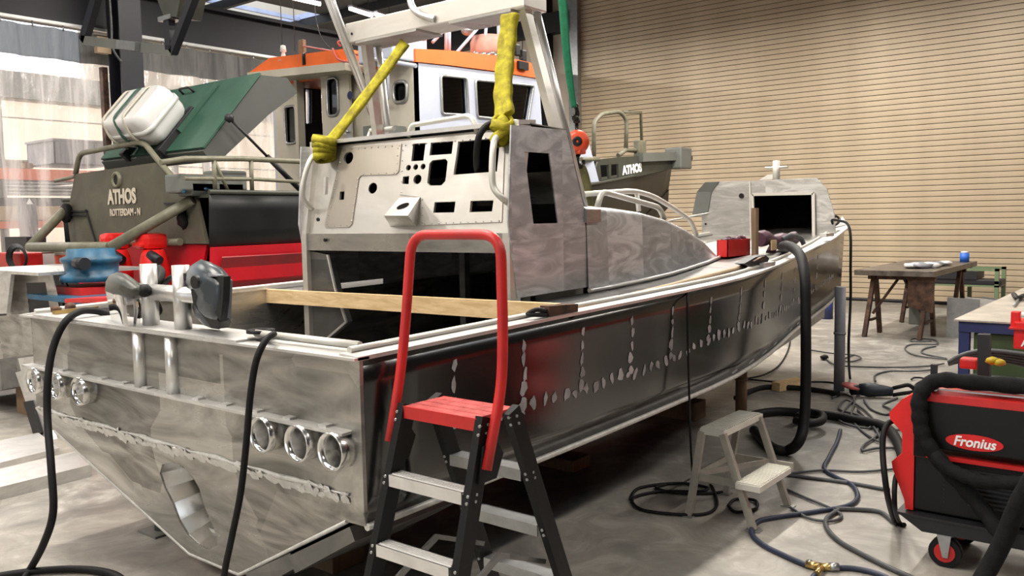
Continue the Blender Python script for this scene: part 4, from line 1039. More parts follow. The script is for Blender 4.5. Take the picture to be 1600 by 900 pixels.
# mast lattice, lamp, float and horns on the roof
bm = B()
zr = ot[0][1]
for a_, b_ in (((652, 68), (690, 30)), ((664, 78), (664, 10)), ((676, 66), (720, 20)), ((712, 84), (757, 32)), ((702, 80), (702, 34)), ((760, 34), (757, 78)), ((697, 78), (697, 10)), ((780, 86), (778, 20)), ((650, 34), (782, 24))):
    tube(bm, [oX(*a_, -7.5), oX(*b_, -7.5)], .022, 8)
build('mast_lattice', bm, M['white_paint'], ves)
bm = B(); q = oX(730, 46, -7.7); lathe(bm, [(.0, -.05), (.07, -.04), (.085, 0), (.08, .01), (.0, .012)], q, (.6, -.7, 0), 16); build('deck_lamp', bm, M['zinc'], ves)
bm = B(); q = oX(762, 74, -7.6); lathe(bm, [(.0, -.14), (.2, -.14), (.235, -.06), (.235, .06), (.2, .14), (0, .14)], q, (0, 0, 1), 20); build('life_float', bm, M['pale_red'], ves)
bm = B()
for k in range(7):
    q = oX(744 + k * 6, 84 + (k % 2) * 3, -7.35); blob(bm, q, .04, .04, .04, 1, .3)
build('roof_fittings', bm, M['zinc'], ves)
bm = B()
for p in ((807, 79), (817, 88)):
    q = oX(*p, -7.1); rbox(bm, q.x - .03, q.x + .03, q.y - .05, q.y + .05, q.z - .07, q.z + .08, .015)
tube(bm, [oX(812, 98, -7.08), oX(816, 82, -7.1)], .014, 6); q = oX(815, 103, -6.97); box(bm, q.x, q.x + .04, q.y - .1, q.y + .1, q.z - .05, q.z + .05); build('roof_spotlight', bm, M['black'], ves)
# things on the aft roof edge
bm = B(); q = oY(470, 88, WY - .3); rbox(bm, q.x - .05, q.x + .05, q.y, q.y + .05, q.z - .22, q.z + .2, .01); build('roof_board', bm, M['wood_post'], ves)
bm = B(); q = oY(481, 92, WY - .3); lathe(bm, [(0, -.08), (.07, -.08), (.07, .05), (.05, .07), (0, .07)], q, (0, 0, 1), 14); build('roof_horn', bm, M['black'], ves)
bm = B(); q = oY(443, 92, WY - .3); lathe(bm, [(0, -.03), (.07, -.03), (.03, .03), (.02, .08), (.04, .09), (.03, .16), (0, .17)], q, (0, 0, 1), 12); build('roof_antenna_base', bm, M['white_plastic'], ves)
bm = B(); tube(bm, [oY(474, 72, WY - .3), oY(532, 82, WY - .3), oY(575, 88, WY - .3)], .012, 6); tube(bm, smooth_pts([oY(532, 72, WY), oY(528, 66, WY), oY(536, 64, WY), oY(540, 72, WY)], 5), .014, 6); tube(bm, smooth_pts([oY(520, 76, WY - .35), oY(528, 92, WY - .4), oY(546, 97, WY - .4), oY(552, 95, WY - .4)], 5), .012, 6); build('roof_pipe', bm, M['pink_red'], ves)
# ---------------- bow
bm = B(); q = []
def vx(px, py, X): return oX(px, py, X)
BX = -7.55
pl = [vx(936, 249, BX), vx(971, 245, BX), vx(1027, 242, BX), vx(1064, 238, BX), vx(1068, 255, BX), vx(1056, 261, BX), vx(1030, 268, BX), vx(1000, 275, BX), vx(968, 281, BX), vx(924, 284, BX)]
hl = [[vx(938, 258, BX), vx(951, 257.5, BX), vx(952, 279, BX), vx(940, 281, BX)], [vx(955, 257, BX), vx(966, 256.5, BX), vx(967, 278, BX), vx(955, 279, BX)]]
f2 = lambda L: [(p_.y, p_.z) for p_ in L]
bm = B(); plate(bm, f2(pl), [f2(h_) for h_ in hl], (BX, 0, 0), (0, 1, 0), (0, 0, 1), .04); bw = build('bow_bulwark', bm, M['olive_dark'], ves)
bm = B(); plate(bm, [(y, z) for y, z in f2([vx(930, 252, BX), vx(1030, 244, BX), vx(1060, 262, BX), vx(925, 284, BX)])], [], (BX - .5, 0, 0), (0, 1, 0), (0, 0, 1), .03); build('bulwark_inside', bm, M['black'], ves)
q = vx(988, 264.5, BX + .006); lettering('bow_lettering', 'ATHOS', .19, q, (0, .99, .12), (0, -.12, .99), M['letter_white'], bw, off=.012, sx=1.0)
bm = B(); a_ = vx(1000, 246, BX + .02); b_ = vx(1056, 244, BX + .02)
bar(bm, a_, b_, .12, .15); c = vx(1061, 247, BX + .02); rbox(bm, c.x - .18, c.x + .16, c.y - .22, c.y + .2, c.z - .2, c.z + .18, .03); build('bow_fender_beam', bm, M['grey_paint'], ves)
bm = B(); c = vx(1070, 247, BX + .02); cyl(bm, c, c + V((.02, .14, 0)), .075, 16); build('bow_roller', bm, M['rubber'], ves)
bm = B(); tube(bm, fillet([vx(928, 244, -7.6), vx(928, 191, -7.6), vx(940, 178, -7.6), vx(968, 174, -7.6), vx(979, 186, -7.6), vx(978, 232, -7.6)], .1, 3), .035, 8)
tube(bm, [vx(973, 175, -8.2), vx(1001, 176, -8.2), vx(1003, 232, -8.2)], .03, 8); tube(bm, [vx(966, 243, -7.6), vx(978, 234, -7.6), vx(1000, 236, -7.8)], .04, 8)
q = vx(1001, 236, -7.7); rbox(bm, q.x - .06, q.x + .06, q.y - .14, q.y + .1, q.z - .1, q.z + .18, .02)
tube(bm, [vx(908, 249, -7.3), vx(935, 249, -7.5)], .035, 8); build('bow_pulpit', bm, M['olive_tube'], ves)
bm = B(); plate(bm, f2([vx(896, 240, -7.4), vx(921, 226, -7.4), vx(936, 284, -7.4), vx(900, 286, -7.4)]), [], (-7.4, 0, 0), (0, 1, 0), (0, 0, 1), .03); build('white_side_screen', bm, M['white_paint'], ves)
# cradle
bm = B()
for y in (5.5, 9, 12):
    z_ = vh(y)[4]; box(bm, AX - 1.1, AX + 1.1, y - .1, y + .1, 0, .2); box(bm, AX - .2, AX + .2, y - .1, y + .1, .2, z_)
    for sg in (1, -1): bar(bm, (AX + sg * .95, y, .2), (AX + sg * .8, y, .9 if y < 10 else 1.1), .1, .1, up=(0, 1, 0))
o = build('boat_cradle', bm, M['steel_dark']); tagp(o, 'dark steel cradle carrying the red bottomed vessel', 'cradle')
# ================================================================ liferaft canister on the open lid
c0 = Ol + V((1, 0, 0)) * .02 + Wl * .73 + Nl * .25
raft = thing('liferaft_canister', 'white fibreglass liferaft canister strapped on the raised green hatch lid', 'liferaft', Ol + V((-.3, 0, 0)))
Mr = Matrix((V((1, 0, 0)), Wl, Nl)).transposed().to_4x4(); Mr.translation = c0
for nm, s, zz in (('lower_shell', .9, (-.20, -.0)), ('upper_shell', 1, (.0, .18))):
    bm = B(); rr = []
    zs_ = [zz[0] + (zz[1] - zz[0]) * k / 4 for k in range(5)]
    for k, z_ in enumerate(zs_):
        e = abs(z_) / .20; sh = 1 - .2 * e ** 4
        rr.append([Mr @ V((a_ * sh, b_ * sh, z_)) for a_, b_ in rrect(-.37, .37, -.26, .26, .10, 5)])
    loft(bm, rr); build(nm, bm, M['white_plastic'], raft)
bm = B(); rr = [[Mr @ V((a_, b_, z_)) for a_, b_ in rrect(-.385, .385, -.275, .275, .11, 5)] for z_ in (-.025, .025)]; loft(bm, rr); build('rim_flange', bm, M['white_plastic'], raft)
for x in (-.28, -.05, .12):
    bm = B(); tube(bm, fillet([Mr @ V(p) for p in ((x, -.25, -.17), (x, -.29, -.03), (x, -.29, .03), (x, -.22, .20), (x, .22, .20), (x, .29, .03), (x, .25, -.17))], .06, 3), .011, 6, prof=[(-1.6, -.5), (1.6, -.5), (1.6, .5), (-1.6, .5)]); build('lashing_strap', bm, M['green'] if x == -.05 else M['cream_paint'], raft)
bm = B()
for x in (-.4, .3): q = Mr @ V((x, 0, -.3)); rbox(bm, x - .04, x + .04, -.3, .3, -.30, -.18, .01, Mr)
build('raft_cradle', bm, M['steel_black'], raft)
bm = B(); a_ = oY(164, 230, 4.75); b_ = oY(180, 262, 4.75); bar(bm, oY(172, 232, 4.7), oY(176, 262, 4.7), .1, .04); build('raft_leg', bm, M['olive'], raft)
# ================================================================ PVC strip curtain, racks and things to the left
m = bpy.data.materials.new('clear_pvc_curtain'); m.use_nodes = True; nt = m.node_tree; nt.nodes.clear()
tr0 = N(nt, 'ShaderNodeBsdfTransparent'); tr0.inputs[0].default_value = (.93, .92, .92, 1)
df = N(nt, 'ShaderNodeBsdfTranslucent'); df.inputs[0].default_value = (.95, .9, .86, 1)
gl = N(nt, 'ShaderNodeBsdfGlossy'); gl.inputs[1].default_value = .08; gl.inputs[0].default_value = (1, 1, 1, 1)
m1 = N(nt, 'ShaderNodeMixShader'); m1.inputs[0].default_value = .34; m2 = N(nt, 'ShaderNodeMixShader'); m2.inputs[0].default_value = .07
nt.links.new(tr0.outputs[0], m1.inputs[1]); nt.links.new(df.outputs[0], m1.inputs[2]); nt.links.new(m1.outputs[0], m2.inputs[1]); nt.links.new(gl.outputs[0], m2.inputs[2])
bp = N(nt, 'ShaderNodeBump'); bp.inputs['Strength'].default_value = .5; bp.inputs['Distance'].default_value = .05
nt.links.new(noise(nt, 1.4, 3, .6, 1.5, (1, 3, .6)), bp.inputs['Height'])
nt.links.new(ramp(nt, noise(nt, 1.1, 5, .6, .6, (1, 4, .35)), [(.42, (.12, .12, .12)), (.62, (.38, .38, .38))]), m1.inputs[0]); nt.links.new(bp.outputs[0], gl.inputs['Normal'])
o_ = N(nt, 'ShaderNodeOutputMaterial'); nt.links.new(m2.outputs[0], o_.inputs[0]); M['pvc'] = m
M['pvc_band'], nt, p = newmat('grey_tarpaulin_band'); nt.links.new(ramp(nt, noise(nt, 2.2, 4, .6, .8, (1, 4, .5)), [(.3, srgb((54, 55, 57))), (.7, srgb((98, 98, 97)))]), p.inputs['Base Color']); p.inputs['Roughness'].default_value = .45
p.inputs['Transmission Weight'].default_value = 0; p.inputs['Alpha'].default_value = .93
def curtain(y0, y1, label):
    t = thing('strip_curtain', label, 'curtain', (-12.95, (y0 + y1) / 2, 0), 'clear plastic curtains hung from the rail')
    def wav(y, z): return -12.95 + .035 * math.sin(y * 9) + .02 * math.sin(y * 23 + 1) * (.5 + z / 8)
    for nm, z0, z1, mm in (('grey_top_band', 4.02, 4.46, M['pvc_band']), ('clear_sheet', .05, 4.05, M['pvc'])):
        bm = B(); n = int((y1 - y0) / .09); cols = []
        for k in range(n + 1):
            y = y0 + (y1 - y0) * k / n; cols.append([bm.verts.new((wav(y, z) * 1 + (.0 if nm[0] == 'c' else .02), y, z)) for z in (z0, (z0 + z1) / 2, z1)])
        for a_, b_ in zip(cols, cols[1:]):
            for k in range(2): bm.faces.new((a_[k], b_[k], b_[k + 1], a_[k + 1])).smooth = True
        build(nm, bm, mm, t)
    bm = B(); y = y0 + .1
    while y < y1: cyl(bm, (-12.95, y, 4.44), (-12.95, y, 4.52), .012, 6); y += .42
    build('roller_hook', bm, M['zinc'], t)
cy = -c.y if False else 0
ccol = oX(197, 100, -12.45).y
curtain(1.2, ccol + .3, 'clear plastic curtain with a grey top band, left of the dark column')
curtain(ccol + .35, 16.6, 'clear plastic curtain with a grey top band, right of the dark column, behind the vessel')
bm = B(); box(bm, -12.98, -12.92, 1.2, 16.6, 4.52, 4.56); o = build('curtain_rail', bm, M['zinc']); tagp(o, 'long galvanised rail carrying the plastic curtains under the girder', 'rail')
# brown post and plywood bits by the column
bm = B(); q = oX(162, 120, -12.7); q2 = oX(168, 190, -12.7); bar(bm, (-12.7, q.y, 0), (-12.7, q.y, 3.95), .1, .08, up=(0, 1, 0)); o = build('wooden_post', bm, M['rust']); tagp(o, 'slim brown post just left of the dark steel column', 'post')
t = thing('wooden_bracket', 'two pale plywood blocks fixed left of the dark column', 'bracket', (-12.6, q.y, 3.9))
for k, (a_, b_) in enumerate((((150, 57), (167, 62)), ((150, 72), (172, 85)))):
    bm = B(); p_ = oX(*a_, -12.6); p2 = oX(*b_, -12.6); box(bm, -12.66, -12.56, p_.y, p2.y, p2.z, p_.z); build('plywood_block', bm, M['wood_beam'], t)
# hanging steel frame of the crane
HY = 5.3
t = thing('crane_frame', 'dark grey steel frame with green box hanging from the roof, upper left', 'frame', oY(270, 80, HY))
for nm, a_, b_, w in (('lower_bar', (131, 63), (272, 80), .11), ('long_brace', (152, -8), (131, 64), .13), ('hanger_bar', (264, 28), (267, 78), .11), ('diagonal_brace', (306, -12), (270, 82), .09)):
    bm = B(); bar(bm, oY(*a_, HY), oY(*b_, HY), w, .08, up=(0, 1, 0)); build(nm, bm, M['grey_paint'] if nm == 'lower_bar' else M['steel_dark'], t)
bm = B(); prism(bm, [oY(*p, HY - .05) for p in ((248, 6), (242, -14), (284, -14), (276, 26), (256, 26))], (0, .3, 0)); build('green_housing', bm, M['olive_dark'], t)
bm = B(); q = oY(264, 29, HY); box(bm, q.x - .13, q.x + .13, q.y - .06, q.y + .1, q.z - .025, q.z + .025); build('flange_plate', bm, M['zinc'], t)
bm = B(); q = oY(203, 72, HY - .05); bar(bm, oY(188, 70, HY - .05), oY(217, 73, HY - .05), .1, .1, up=(0, 1, 0)); build('clamp_sleeve', bm, M['zinc'], t)
bm = B(); tube(bm, smooth_pts([oX(171, -5, -12.2), oX(174, 40, -12.2), oX(176, 75, -12.2), oX(190, 97, -12.2)], 6), .018, 6); o = build('power_cable', bm, M['grey_cable']); tagp(o, 'grey cable hanging down along the dark steel column', 'cable')
for k, (px, p0, p1) in enumerate(((441, -5, 76), (484, -5, 60), (461, 30, 80))):
    bm = B(); x = -10.2 if k != 1 else -9.9; a_ = oX(px, p1, x); tube(bm, [a_, (a_.x, a_.y, 6.8)] if k != 1 else smooth_pts([oX(491, -5, x), oX(494, 30, x), oX(503, 60, x), oX(525, 84, x)], 5), .006, 5)
    o = build('hanging_wire', bm, M['grey_cable']); tagp(o, ['thin straight wire hanging over the aft roof edge of the wheelhouse', 'curved grey cable hanging from the strip lamp to the roof pipe', 'second thin wire hanging right of the straight one'][k], 'wire')
# ---------------- pallet rack behind the curtain
RX = -14.2
rack = thing('pallet_rack', 'tall pallet rack with orange beams behind the plastic curtain', 'rack', (RX, 5.6, 0))
for z_ in (2.36, 1.62): 
    bm = B(); box(bm, RX, RX + .05, 2.0, 8.9, z_, z_ + (.17 if z_ > 2 else .11)); box(bm, RX - 1.1, RX - 1.05, 2.0, 8.9, z_, z_ + .12); build('beam', bm, M['orange_rack'], rack)
    bm = B(); box(bm, RX - 1.05, RX, 2.0, 8.9, z_ + .1, z_ + .12); build('shelf_deck', bm, M['grey_plastic'], rack)
for y in (2.0, 5.45, 8.9):
    bm = B(); box(bm, RX - .05, RX + .03, y - .05, y + .05, 0, 3.9 if y < 8 else 3.2); box(bm, RX - 1.1, RX - 1.02, y - .05, y + .05, 0, 3.3); build('upright', bm, M['grey_paint'] if y > 3 else M['steel_dark'], rack)
def crate(x0, x1, y0, y1, z0, z1, label, m_, cat='crate', nm='storage_crate', grp=None):
    t = thing(nm, label, cat, ((x0 + x1) / 2, (y0 + y1) / 2, z0), grp)
    bm = B(); w = .02
    box(bm, x0, x1, y0, y1, z0, z0 + w); box(bm, x0, x0 + w, y0, y1, z0, z1); box(bm, x1 - w, x1, y0, y1, z0, z1); box(bm, x0, x1, y0, y0 + w, z0, z1); box(bm, x0, x1, y1 - w, y1, z0, z1); build('crate_body', bm, m_, t)
    bm = B(); k = y0 + .1
    while k < y1 - .04: box(bm, x1, x1 + .012, k, k + .02, z0 + .03, z1 - .05); k += .18
    build('crate_ribs', bm, m_, t)
    bm = B(); box(bm, x0 - .02, x1 + .02, y0 - .02, y1 + .02, z1 - .03, z1 + .005); build('rim', bm, m_, t)
    return t
q = oX(88, 264, RX + .02); q2 = oX(168, 262, RX + .02); crate(RX - 1, RX - .02, q.y, q2.y + .1, 2.62, 3.02, 'big grey plastic crate on the upper orange beam', M['grey_plastic'])
t = thing('pallet', 'low grey pallet on the upper orange beam, at the photo edge', 'pallet', (RX - .5, 5.3, 2.55))
for k in range(4):
    bm = B(); box(bm, RX - .9 + k * .26, RX - .75 + k * .26, 4.7, 5.95, 2.62, 2.66) if k < 3 else [box(bm, RX - .9, RX - .02, y_, y_ + .12, 2.54, 2.62) for y_ in (4.75, 5.3, 5.8)]; build('slat' if k < 3 else 'pallet_blocks', bm, M['wood_post'], t)
for k, (z0, z1, y0, y1, m_, lab) in enumerate(((1.74, 1.96, 2.2, 8.4, 'wood_beam', 'long pale timber beam lying on the lower orange beam'), (1.96, 2.09, 2.4, 8.2, 'steel_dark', 'dark flat bundle lying on top of the pale timber beam'))):
    bm = B(); rbox(bm, RX - .5, RX + .04, y0, y1, z0, z1, .01); o = build('timber_beam' if k == 0 else 'stacked_profile', bm, M[m_]); tagp(o, lab, 'beam')
for k in range(4):
    bm = B(); z_ = 2.14 + k * .055; rbox(bm, RX - .8, RX, 2.5 + k * .2, 8 - k * .5, z_, z_ + .03, .006); o = build('aluminium_profile', bm, M['zinc']); tagp(o, 'long pale profile in the stack between the two orange beams', 'profile', 'profiles stacked between the orange rack beams')
# work trousers hanging
t = thing('work_trousers', 'dark grey work trousers hanging in front of the rack', 'trousers', oX(55, 372, -13.9))
bm = B(); X_ = -13.9
rr = []
for py, a_, b_ in ((310, 28, 56), (330, 28, 58), (345, 30, 59), (370, 32, 60), (374, 33, 60)):
    p0 = oX(a_, py, X_); p1 = oX(b_, py + 3, X_); w = (p1.y - p0.y)
    rr.append([(X_ + .07 * math.sin(2 * PI * k / 14) + .02 * math.sin(k * 3 + py), (p0.y + p1.y) / 2 + w / 2 * math.cos(2 * PI * k / 14), p0.z) for k in range(14)])
loft(bm, rr); build('trouser_cloth', bm, M['trouser'], t)
bm = B(); a_ = oX(46, 316, X_ + .09); prism(bm, [a_ + V((0, -.05, -.03)), a_ + V((0, .05, -.03)), a_ + V((0, 0, .06))], (.006, 0, 0)); build('white_patch', bm, M['letter_white'], t)
# ---------------- grey aluminium hull of a second small boat, far left
sb = thing('small_aluminium_hull', 'half built grey aluminium boat hull with a dark opening, at the left photo edge', 'boat', (-7.6, 3.1, 0))
HYL = 3.05
bm = B(); prism(bm, [oY(*p, HYL) for p in ((-60, 500), (18, 492), (82, 484), (57, 560), (55, 598), (-10, 612), (-60, 620))], (0, .5, 0)); build('hull_shell', bm, M['alu'], sb)
bm = B(); prism(bm, [oY(*p, HYL - .02) for p in ((-60, 570), (56, 553), (55, 599), (-60, 622))], (0, .02, 0)); build('hull_bottom_plate', bm, M['alu_dark'], sb)
o1 = [oY(*p, HYL + .1) for p in ((18, 424), (80, 428), (96, 494), (10, 494))]; hol = [oY(*p, HYL + .1) for p in ((41, 442), (71, 441), (79, 490), (46, 492))]
bm = B(); plate(bm, [(p_.x, p_.z) for p_ in o1], [[(p_.x, p_.z) for p_ in hol]], (0, HYL + .1, 0), (1, 0, 0), (0, 0, 1), .01); build('cabin_side', bm, M['alu'], sb)
bm = B(); prism(bm, [oY(*p, HYL) for p in ((-50, 424), (18, 424), (10, 490), (-50, 492))], (0, .03, 0)); build('cabin_end', bm, M['alu_light'], sb)
bm = B(); a_ = oY(-50, 424, HYL); b_ = oY(80, 428, HYL + .1); box(bm, a_.x, b_.x, HYL, HYL + .9, b_.z - .01, b_.z + .015); build('cabin_top', bm, M['alu_light'], sb)
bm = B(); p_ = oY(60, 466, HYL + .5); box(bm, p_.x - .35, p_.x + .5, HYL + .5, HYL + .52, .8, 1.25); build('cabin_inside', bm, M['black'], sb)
bm = B(); box(bm, -8.2, -7.5, HYL + .1, HYL + .4, 0, .3); build('hull_chock', bm, M['wood_post'], sb)
# aluminium profile frame on the floor, left
def lbar(name, pts, z0, z1, label, m_='alu_light'):
    bm = B(); P_ = [oZ(*p, z1) for p in pts]; prism(bm, P_, (0, 0, -(z1 - z0)));  o = build(name, bm, M[m_]); tagp(o, label, 'metal profile'); return o
lbar('channel_profile', ((-20, 692), (60, 676), (92, 700), (-20, 728)), .0, .06, 'flat aluminium channel lying on the floor left of the hull, behind the long one')
lbar('channel_profile', ((-20, 737), (138, 700), (142, 726), (-20, 766)), .0, .08, 'long aluminium channel lying on the floor left of the hull, the near one')
t = thing('upright_channel', 'pale aluminium channel standing on end beside the left end of the transom', 'metal profile', oZ(72, 690, 0))
bm = B(); a_ = oY(26, 580, 2.9); prism(bm, [oY(*p, 2.9) for p in ((24, 582), (44, 577), (84, 688), (62, 692))], (0, .03, 0)); build('face', bm, M['alu_light'], t)
bm = B(); prism(bm, [oY(*p, 2.88) for p in ((36, 628), (48, 626), (64, 676), (56, 692))], (0, .02, 0)); build('dark_slot', bm, M['black'], t)
bm = B(); prism(bm, [oY(*p, 2.93) for p in ((28, 560), (58, 556), (74, 640), (84, 688), (60, 690))], (0, .03, 0)); build('flange', bm, M['alu_light'], t)
# ---------------- two red pumps and the blue machine
for px in (180, 236):
    Y = 4.16; c = oY(px, 440, Y); z0 = oY(px, 470, Y).z; z1 = oY(px, 390, Y).z; z2 = oY(px, 364, Y).z; r = .15
    bm = B(); lathe(bm, [(0, 0), (r * .7, 0), (r * .9, .08), (r * .92, (z1 - z0) * .6), (r * .75, (z1 - z0) * .88), (r * .6, z1 - z0), (0, z1 - z0)], (c.x + .07, Y, z0), (0, 0, 1), 20); dv = build('stern_drive', bm, M['red_bright'], ves)
    bm = B(); rbox(bm, c.x - .10, c.x + .10, Y - .10, Y + .14, z1, z2, .05); rbox(bm, c.x - .08, c.x + .08, Y - .13, Y + .1, z1 + .02, z1 + .07, .02); build('drive_cowl', bm, M['red_bright'], dv)
    bm = B(); cyl(bm, (c.x + .12, Y - .06, z1 - .04), (c.x + .24, Y - .04, z1 - .10), .045, 12); build('flange_pipe', bm, M['steel_dark'], dv)
Y = 3.45; t = thing('blue_machine', 'blue painted machine on a red base, left of the red machines', 'machine', oY(150, 470, Y))
a_ = oY(121, 388, Y); b_ = oY(166, 440, Y)
bm = B(); cx_ = (a_.x + b_.x) / 2; rm = (b_.x - a_.x) / 2; hz = a_.z - b_.z; lathe(bm, [(0, 0), (rm * 1.05, 0), (rm * 1.05, .05), (rm * .86, .07), (rm * .9, hz * .55), (rm, hz * .6), (rm, hz * .72), (rm * .8, hz * .8), (rm * .78, hz), (0, hz)], (cx_, Y, b_.z), (0, 0, 1), 18); build('machine_body', bm, M['blue_machine'], t)
bm = B(); c = oY(158, 410, Y); cyl(bm, c + V((-.03, -.18, 0)), c + V((.10, -.18, 0)), .05, 14); build('shaft_housing', bm, M['steel_dark'], t)
bm = B(); p0 = oY(114, 444, Y); p1 = oY(164, 456, Y); box(bm, p0.x, p1.x, Y - .2, Y + .2, p1.z - .02, p0.z); build('red_base', bm, M['red'], t)
bm = B(); p0 = oY(72, 464, Y - .2); p1 = oY(168, 470, Y - .2); box(bm, p0.x, p1.x, Y - .35, Y + .2, p1.z - .02, p1.z + .02); build('blue_tray', bm, M['blue_machine'], t)
bm = B(); box(bm, p0.x + .2, p0.x + .3, Y - .1, Y, 0, p1.z - .02); box(bm, p1.x - .2, p1.x - .1, Y - .1, Y, 0, p1.z - .02); build('support_leg', bm, M['steel_dark'], t)
bm = B(); p0 = oY(128, 468, 3.0); p1 = oY(205, 466, 3.0); bar(bm, p0, p1, .25, .03); box(bm, p0.x + .1, p0.x + .2, 2.95, 3.05, 0, p0.z); o = build('red_tray', bm, M['red']); tagp(o, 'red flat tray in front of the blue machine', 'tray')
# crates and boxes further left
Y = 4.3
q = oY(50, 405, Y); t = thing('red_cable_reel', 'red welding unit with black cable coils, on the small grey hull', 'cable reel', oY(30, 422, Y))
bm = B(); p0 = oY(8, 418, Y); p1 = oY(46, 395, Y); rbox(bm, p0.x, p1.x, Y - .1, Y + .15, p0.z, p1.z, .02); build('unit_body', bm, M['red'], t)
for k in range(4):
    bm = B(); c = oY(26 + k * 4, 403, Y - .14); L = [c + V((math.cos(a_) * (.26 - k * .02), -.02 * k, math.sin(a_) * (.15 - k * .01))) for a_ in [2 * PI * j / 20 for j in range(20)]]; tube(bm, L, .016, 6, closed=True); build('cable_coil', bm, M['rubber'], t)
bm = B(); p0 = oY(8, 424, Y); box(bm, p0.x - .3, p0.x + .6, Y - .2, Y + .2, 0, p0.z - .02); build('stand_box', bm, M['steel_dark'], t)
t = thing('white_tub', 'white plastic tub behind the guard frame, left of the vessel rudder', 'tub', oY(62, 418, 4.6))
bm = B(); p0 = oY(50, 416, 4.6); p1 = oY(74, 394, 4.6); rbox(bm, p0.x, p1.x, 4.5, 4.8, p0.z, p1.z, .03); build('tub_body', bm, M['white_plastic'], t); bm = B(); box(bm, p0.x - .02, p1.x + .02, 4.48, 4.82, p1.z, p1.z + .03); build('tub_lid', bm, M['cream_paint'], t)
t = thing('paint_bucket', 'grey bucket with an orange and yellow label, beside the blue machine', 'bucket', oY(108, 430, 4.1))
bm = B(); p0 = oY(108, 428, 4.1); p1 = oY(108, 394, 4.1); lathe(bm, [(0, 0), (.1, 0), (.125, p1.z - p0.z), (.135, p1.z - p0.z + .01), (0, p1.z - p0.z + .01)], p0, (0, 0, 1), 20); build('bucket_body', bm, M['cream_paint'], t)
bm = B(); lathe(bm, [(.121, .10), (.128, .2)], p0, (0, 0, 1), 20); build('orange_label', bm, M['orange_hoist'], t)
bm = B(); rbox(bm, oY(8, 430, 5).x, oY(118, 430, 5).x, 4.75, 5.3, .5, oY(60, 432, 5).z, .01); box(bm, oY(12, 430, 5).x, oY(20, 430, 5).x, 4.9, 5, 0, .5); box(bm, oY(100, 430, 5).x, oY(110, 430, 5).x, 4.9, 5, 0, .5); o = build('low_workbench', bm, M['grey_paint']); tagp(o, 'grey low workbench behind the small grey hull', 'workbench')
bm = B(); box(bm, oY(14, 380, 5).x, oY(48, 380, 5).x, 4.95, 5.2, oY(14, 396, 5).z, oY(14, 370, 5).z); o = build('grey_case', bm, M['steel_dark']); tagp(o, 'dark grey case standing behind the red welding unit', 'case')
bm = B(); p_ = [oY(*q_, 3.3) for q_ in ((84, 426), (90, 423), (98, 432), (110, 458))]; tube(bm, smooth_pts(p_, 4), .012, 6); o = build('bent_tube_handle', bm, M['zinc']); tagp(o, 'thin bent metal tube on the small hull, left of the blue machine', 'handle')
# leftover clamp pieces on far end of the transom
t = thing('screw_clamp', 'small brass coloured clamp lying on the stern flange by the black hose', 'clamp', oZ(100, 484, 1.2))
bm = B(); bar(bm, oZ(84, 488, 1.215), oZ(152, 481, 1.215), .03, .018); build('clamp_bar', bm, M['brass'], t)
bm = B(); blob(bm, oZ(88, 484, 1.225), .03, .03, .025, 1, .2); blob(bm, oZ(110, 480, 1.225), .03, .03, .025, 1, .2); build('clamp_jaw', bm, M['rust'], t)
# ================================================================ platform ladder
PZ = 1.048; LX0, LX1 = -2.02, -1.685; LY0, LY1 = 1.935, 2.115
lad = thing('platform_ladder', 'black double sided step ladder with red top step and red tube handrail beside the hull', 'ladder', (-1.86, 2.0, 0))
bm = B(); 
for k in range(4): box(bm, LX0 + .012, LX1 - .012, LY0 + k * .046, LY0 + k * .046 + .042, PZ - .012, PZ)
top = build('top_step', bm, M['red_tread'], lad)
for y_ in (LY0 - .006, LY1): bm = B(); box(bm, LX0 + .01, LX1 - .01, y_, y_ + .006, PZ - .04, PZ); build('top_step_edge', bm, M['red'], top)
def fy(z): return LY0 - .04 + .05 - (PZ - z) * .335 if False else 1.93 - (PZ - z) * .30
def by(z): return 2.115 + (PZ - z) * .40
for x, sg in ((LX0, -1), (LX1, 1)):
    fl = .02
    bm = B(); bar(bm, (x - sg * .0, fy(PZ + .0) + .03, PZ - .0), (x + sg * fl, fy(0) + .03, .012), .028, .058, up=(0, 1, 0)); s_ = build('front_stile', bm, M['black'], lad)
    bm = B(); box(bm, x + sg * fl - .02, x + sg * fl + .02, fy(0) - .01, fy(0) + .07, 0, .03); build('foot', bm, M['rubber'], s_)
    bm = B(); bar(bm, (x, by(PZ) - .03, PZ - .0), (x + sg * fl, by(0) - .03, .012), .028, .058, up=(0, 1, 0)); s_ = build('rear_stile', bm, M['black'], lad)
    bm = B(); box(bm, x + sg * fl - .02, x + sg * fl + .02, by(0) - .07, by(0) + .01, 0, .03); build('foot', bm, M['rubber'], s_)
for n in range(1, 5):
    z = PZ - .21 * n; e = (PZ - z) * .0
    bm = B(); y = fy(z); box(bm, LX0 + .012, LX1 - .012, y - .008, y + .052, z - .004, z); box(bm, LX0 + .012, LX1 - .012, y - .010, y - .004, z - .038, z - .0); box(bm, LX0 + .012, LX1 - .012, y + .048, y + .052, z - .03, z)
    for k in range(4): box(bm, LX0 + .014, LX1 - .014, y + .004 + k * .011, y + .009 + k * .011, z, z + .003)
    build('front_tread', bm, M['alu_light'], lad)
    bm = B(); y = by(z); box(bm, LX0 + .012, LX1 - .012, y - .052, y + .008, z - .004, z); box(bm, LX0 + .012, LX1 - .012, y + .004, y + .010, z - .038, z); box(bm, LX0 + .012, LX1 - .012, y - .056, y - .052, z - .038, z); build('rear_tread', bm, M['zinc'], lad)
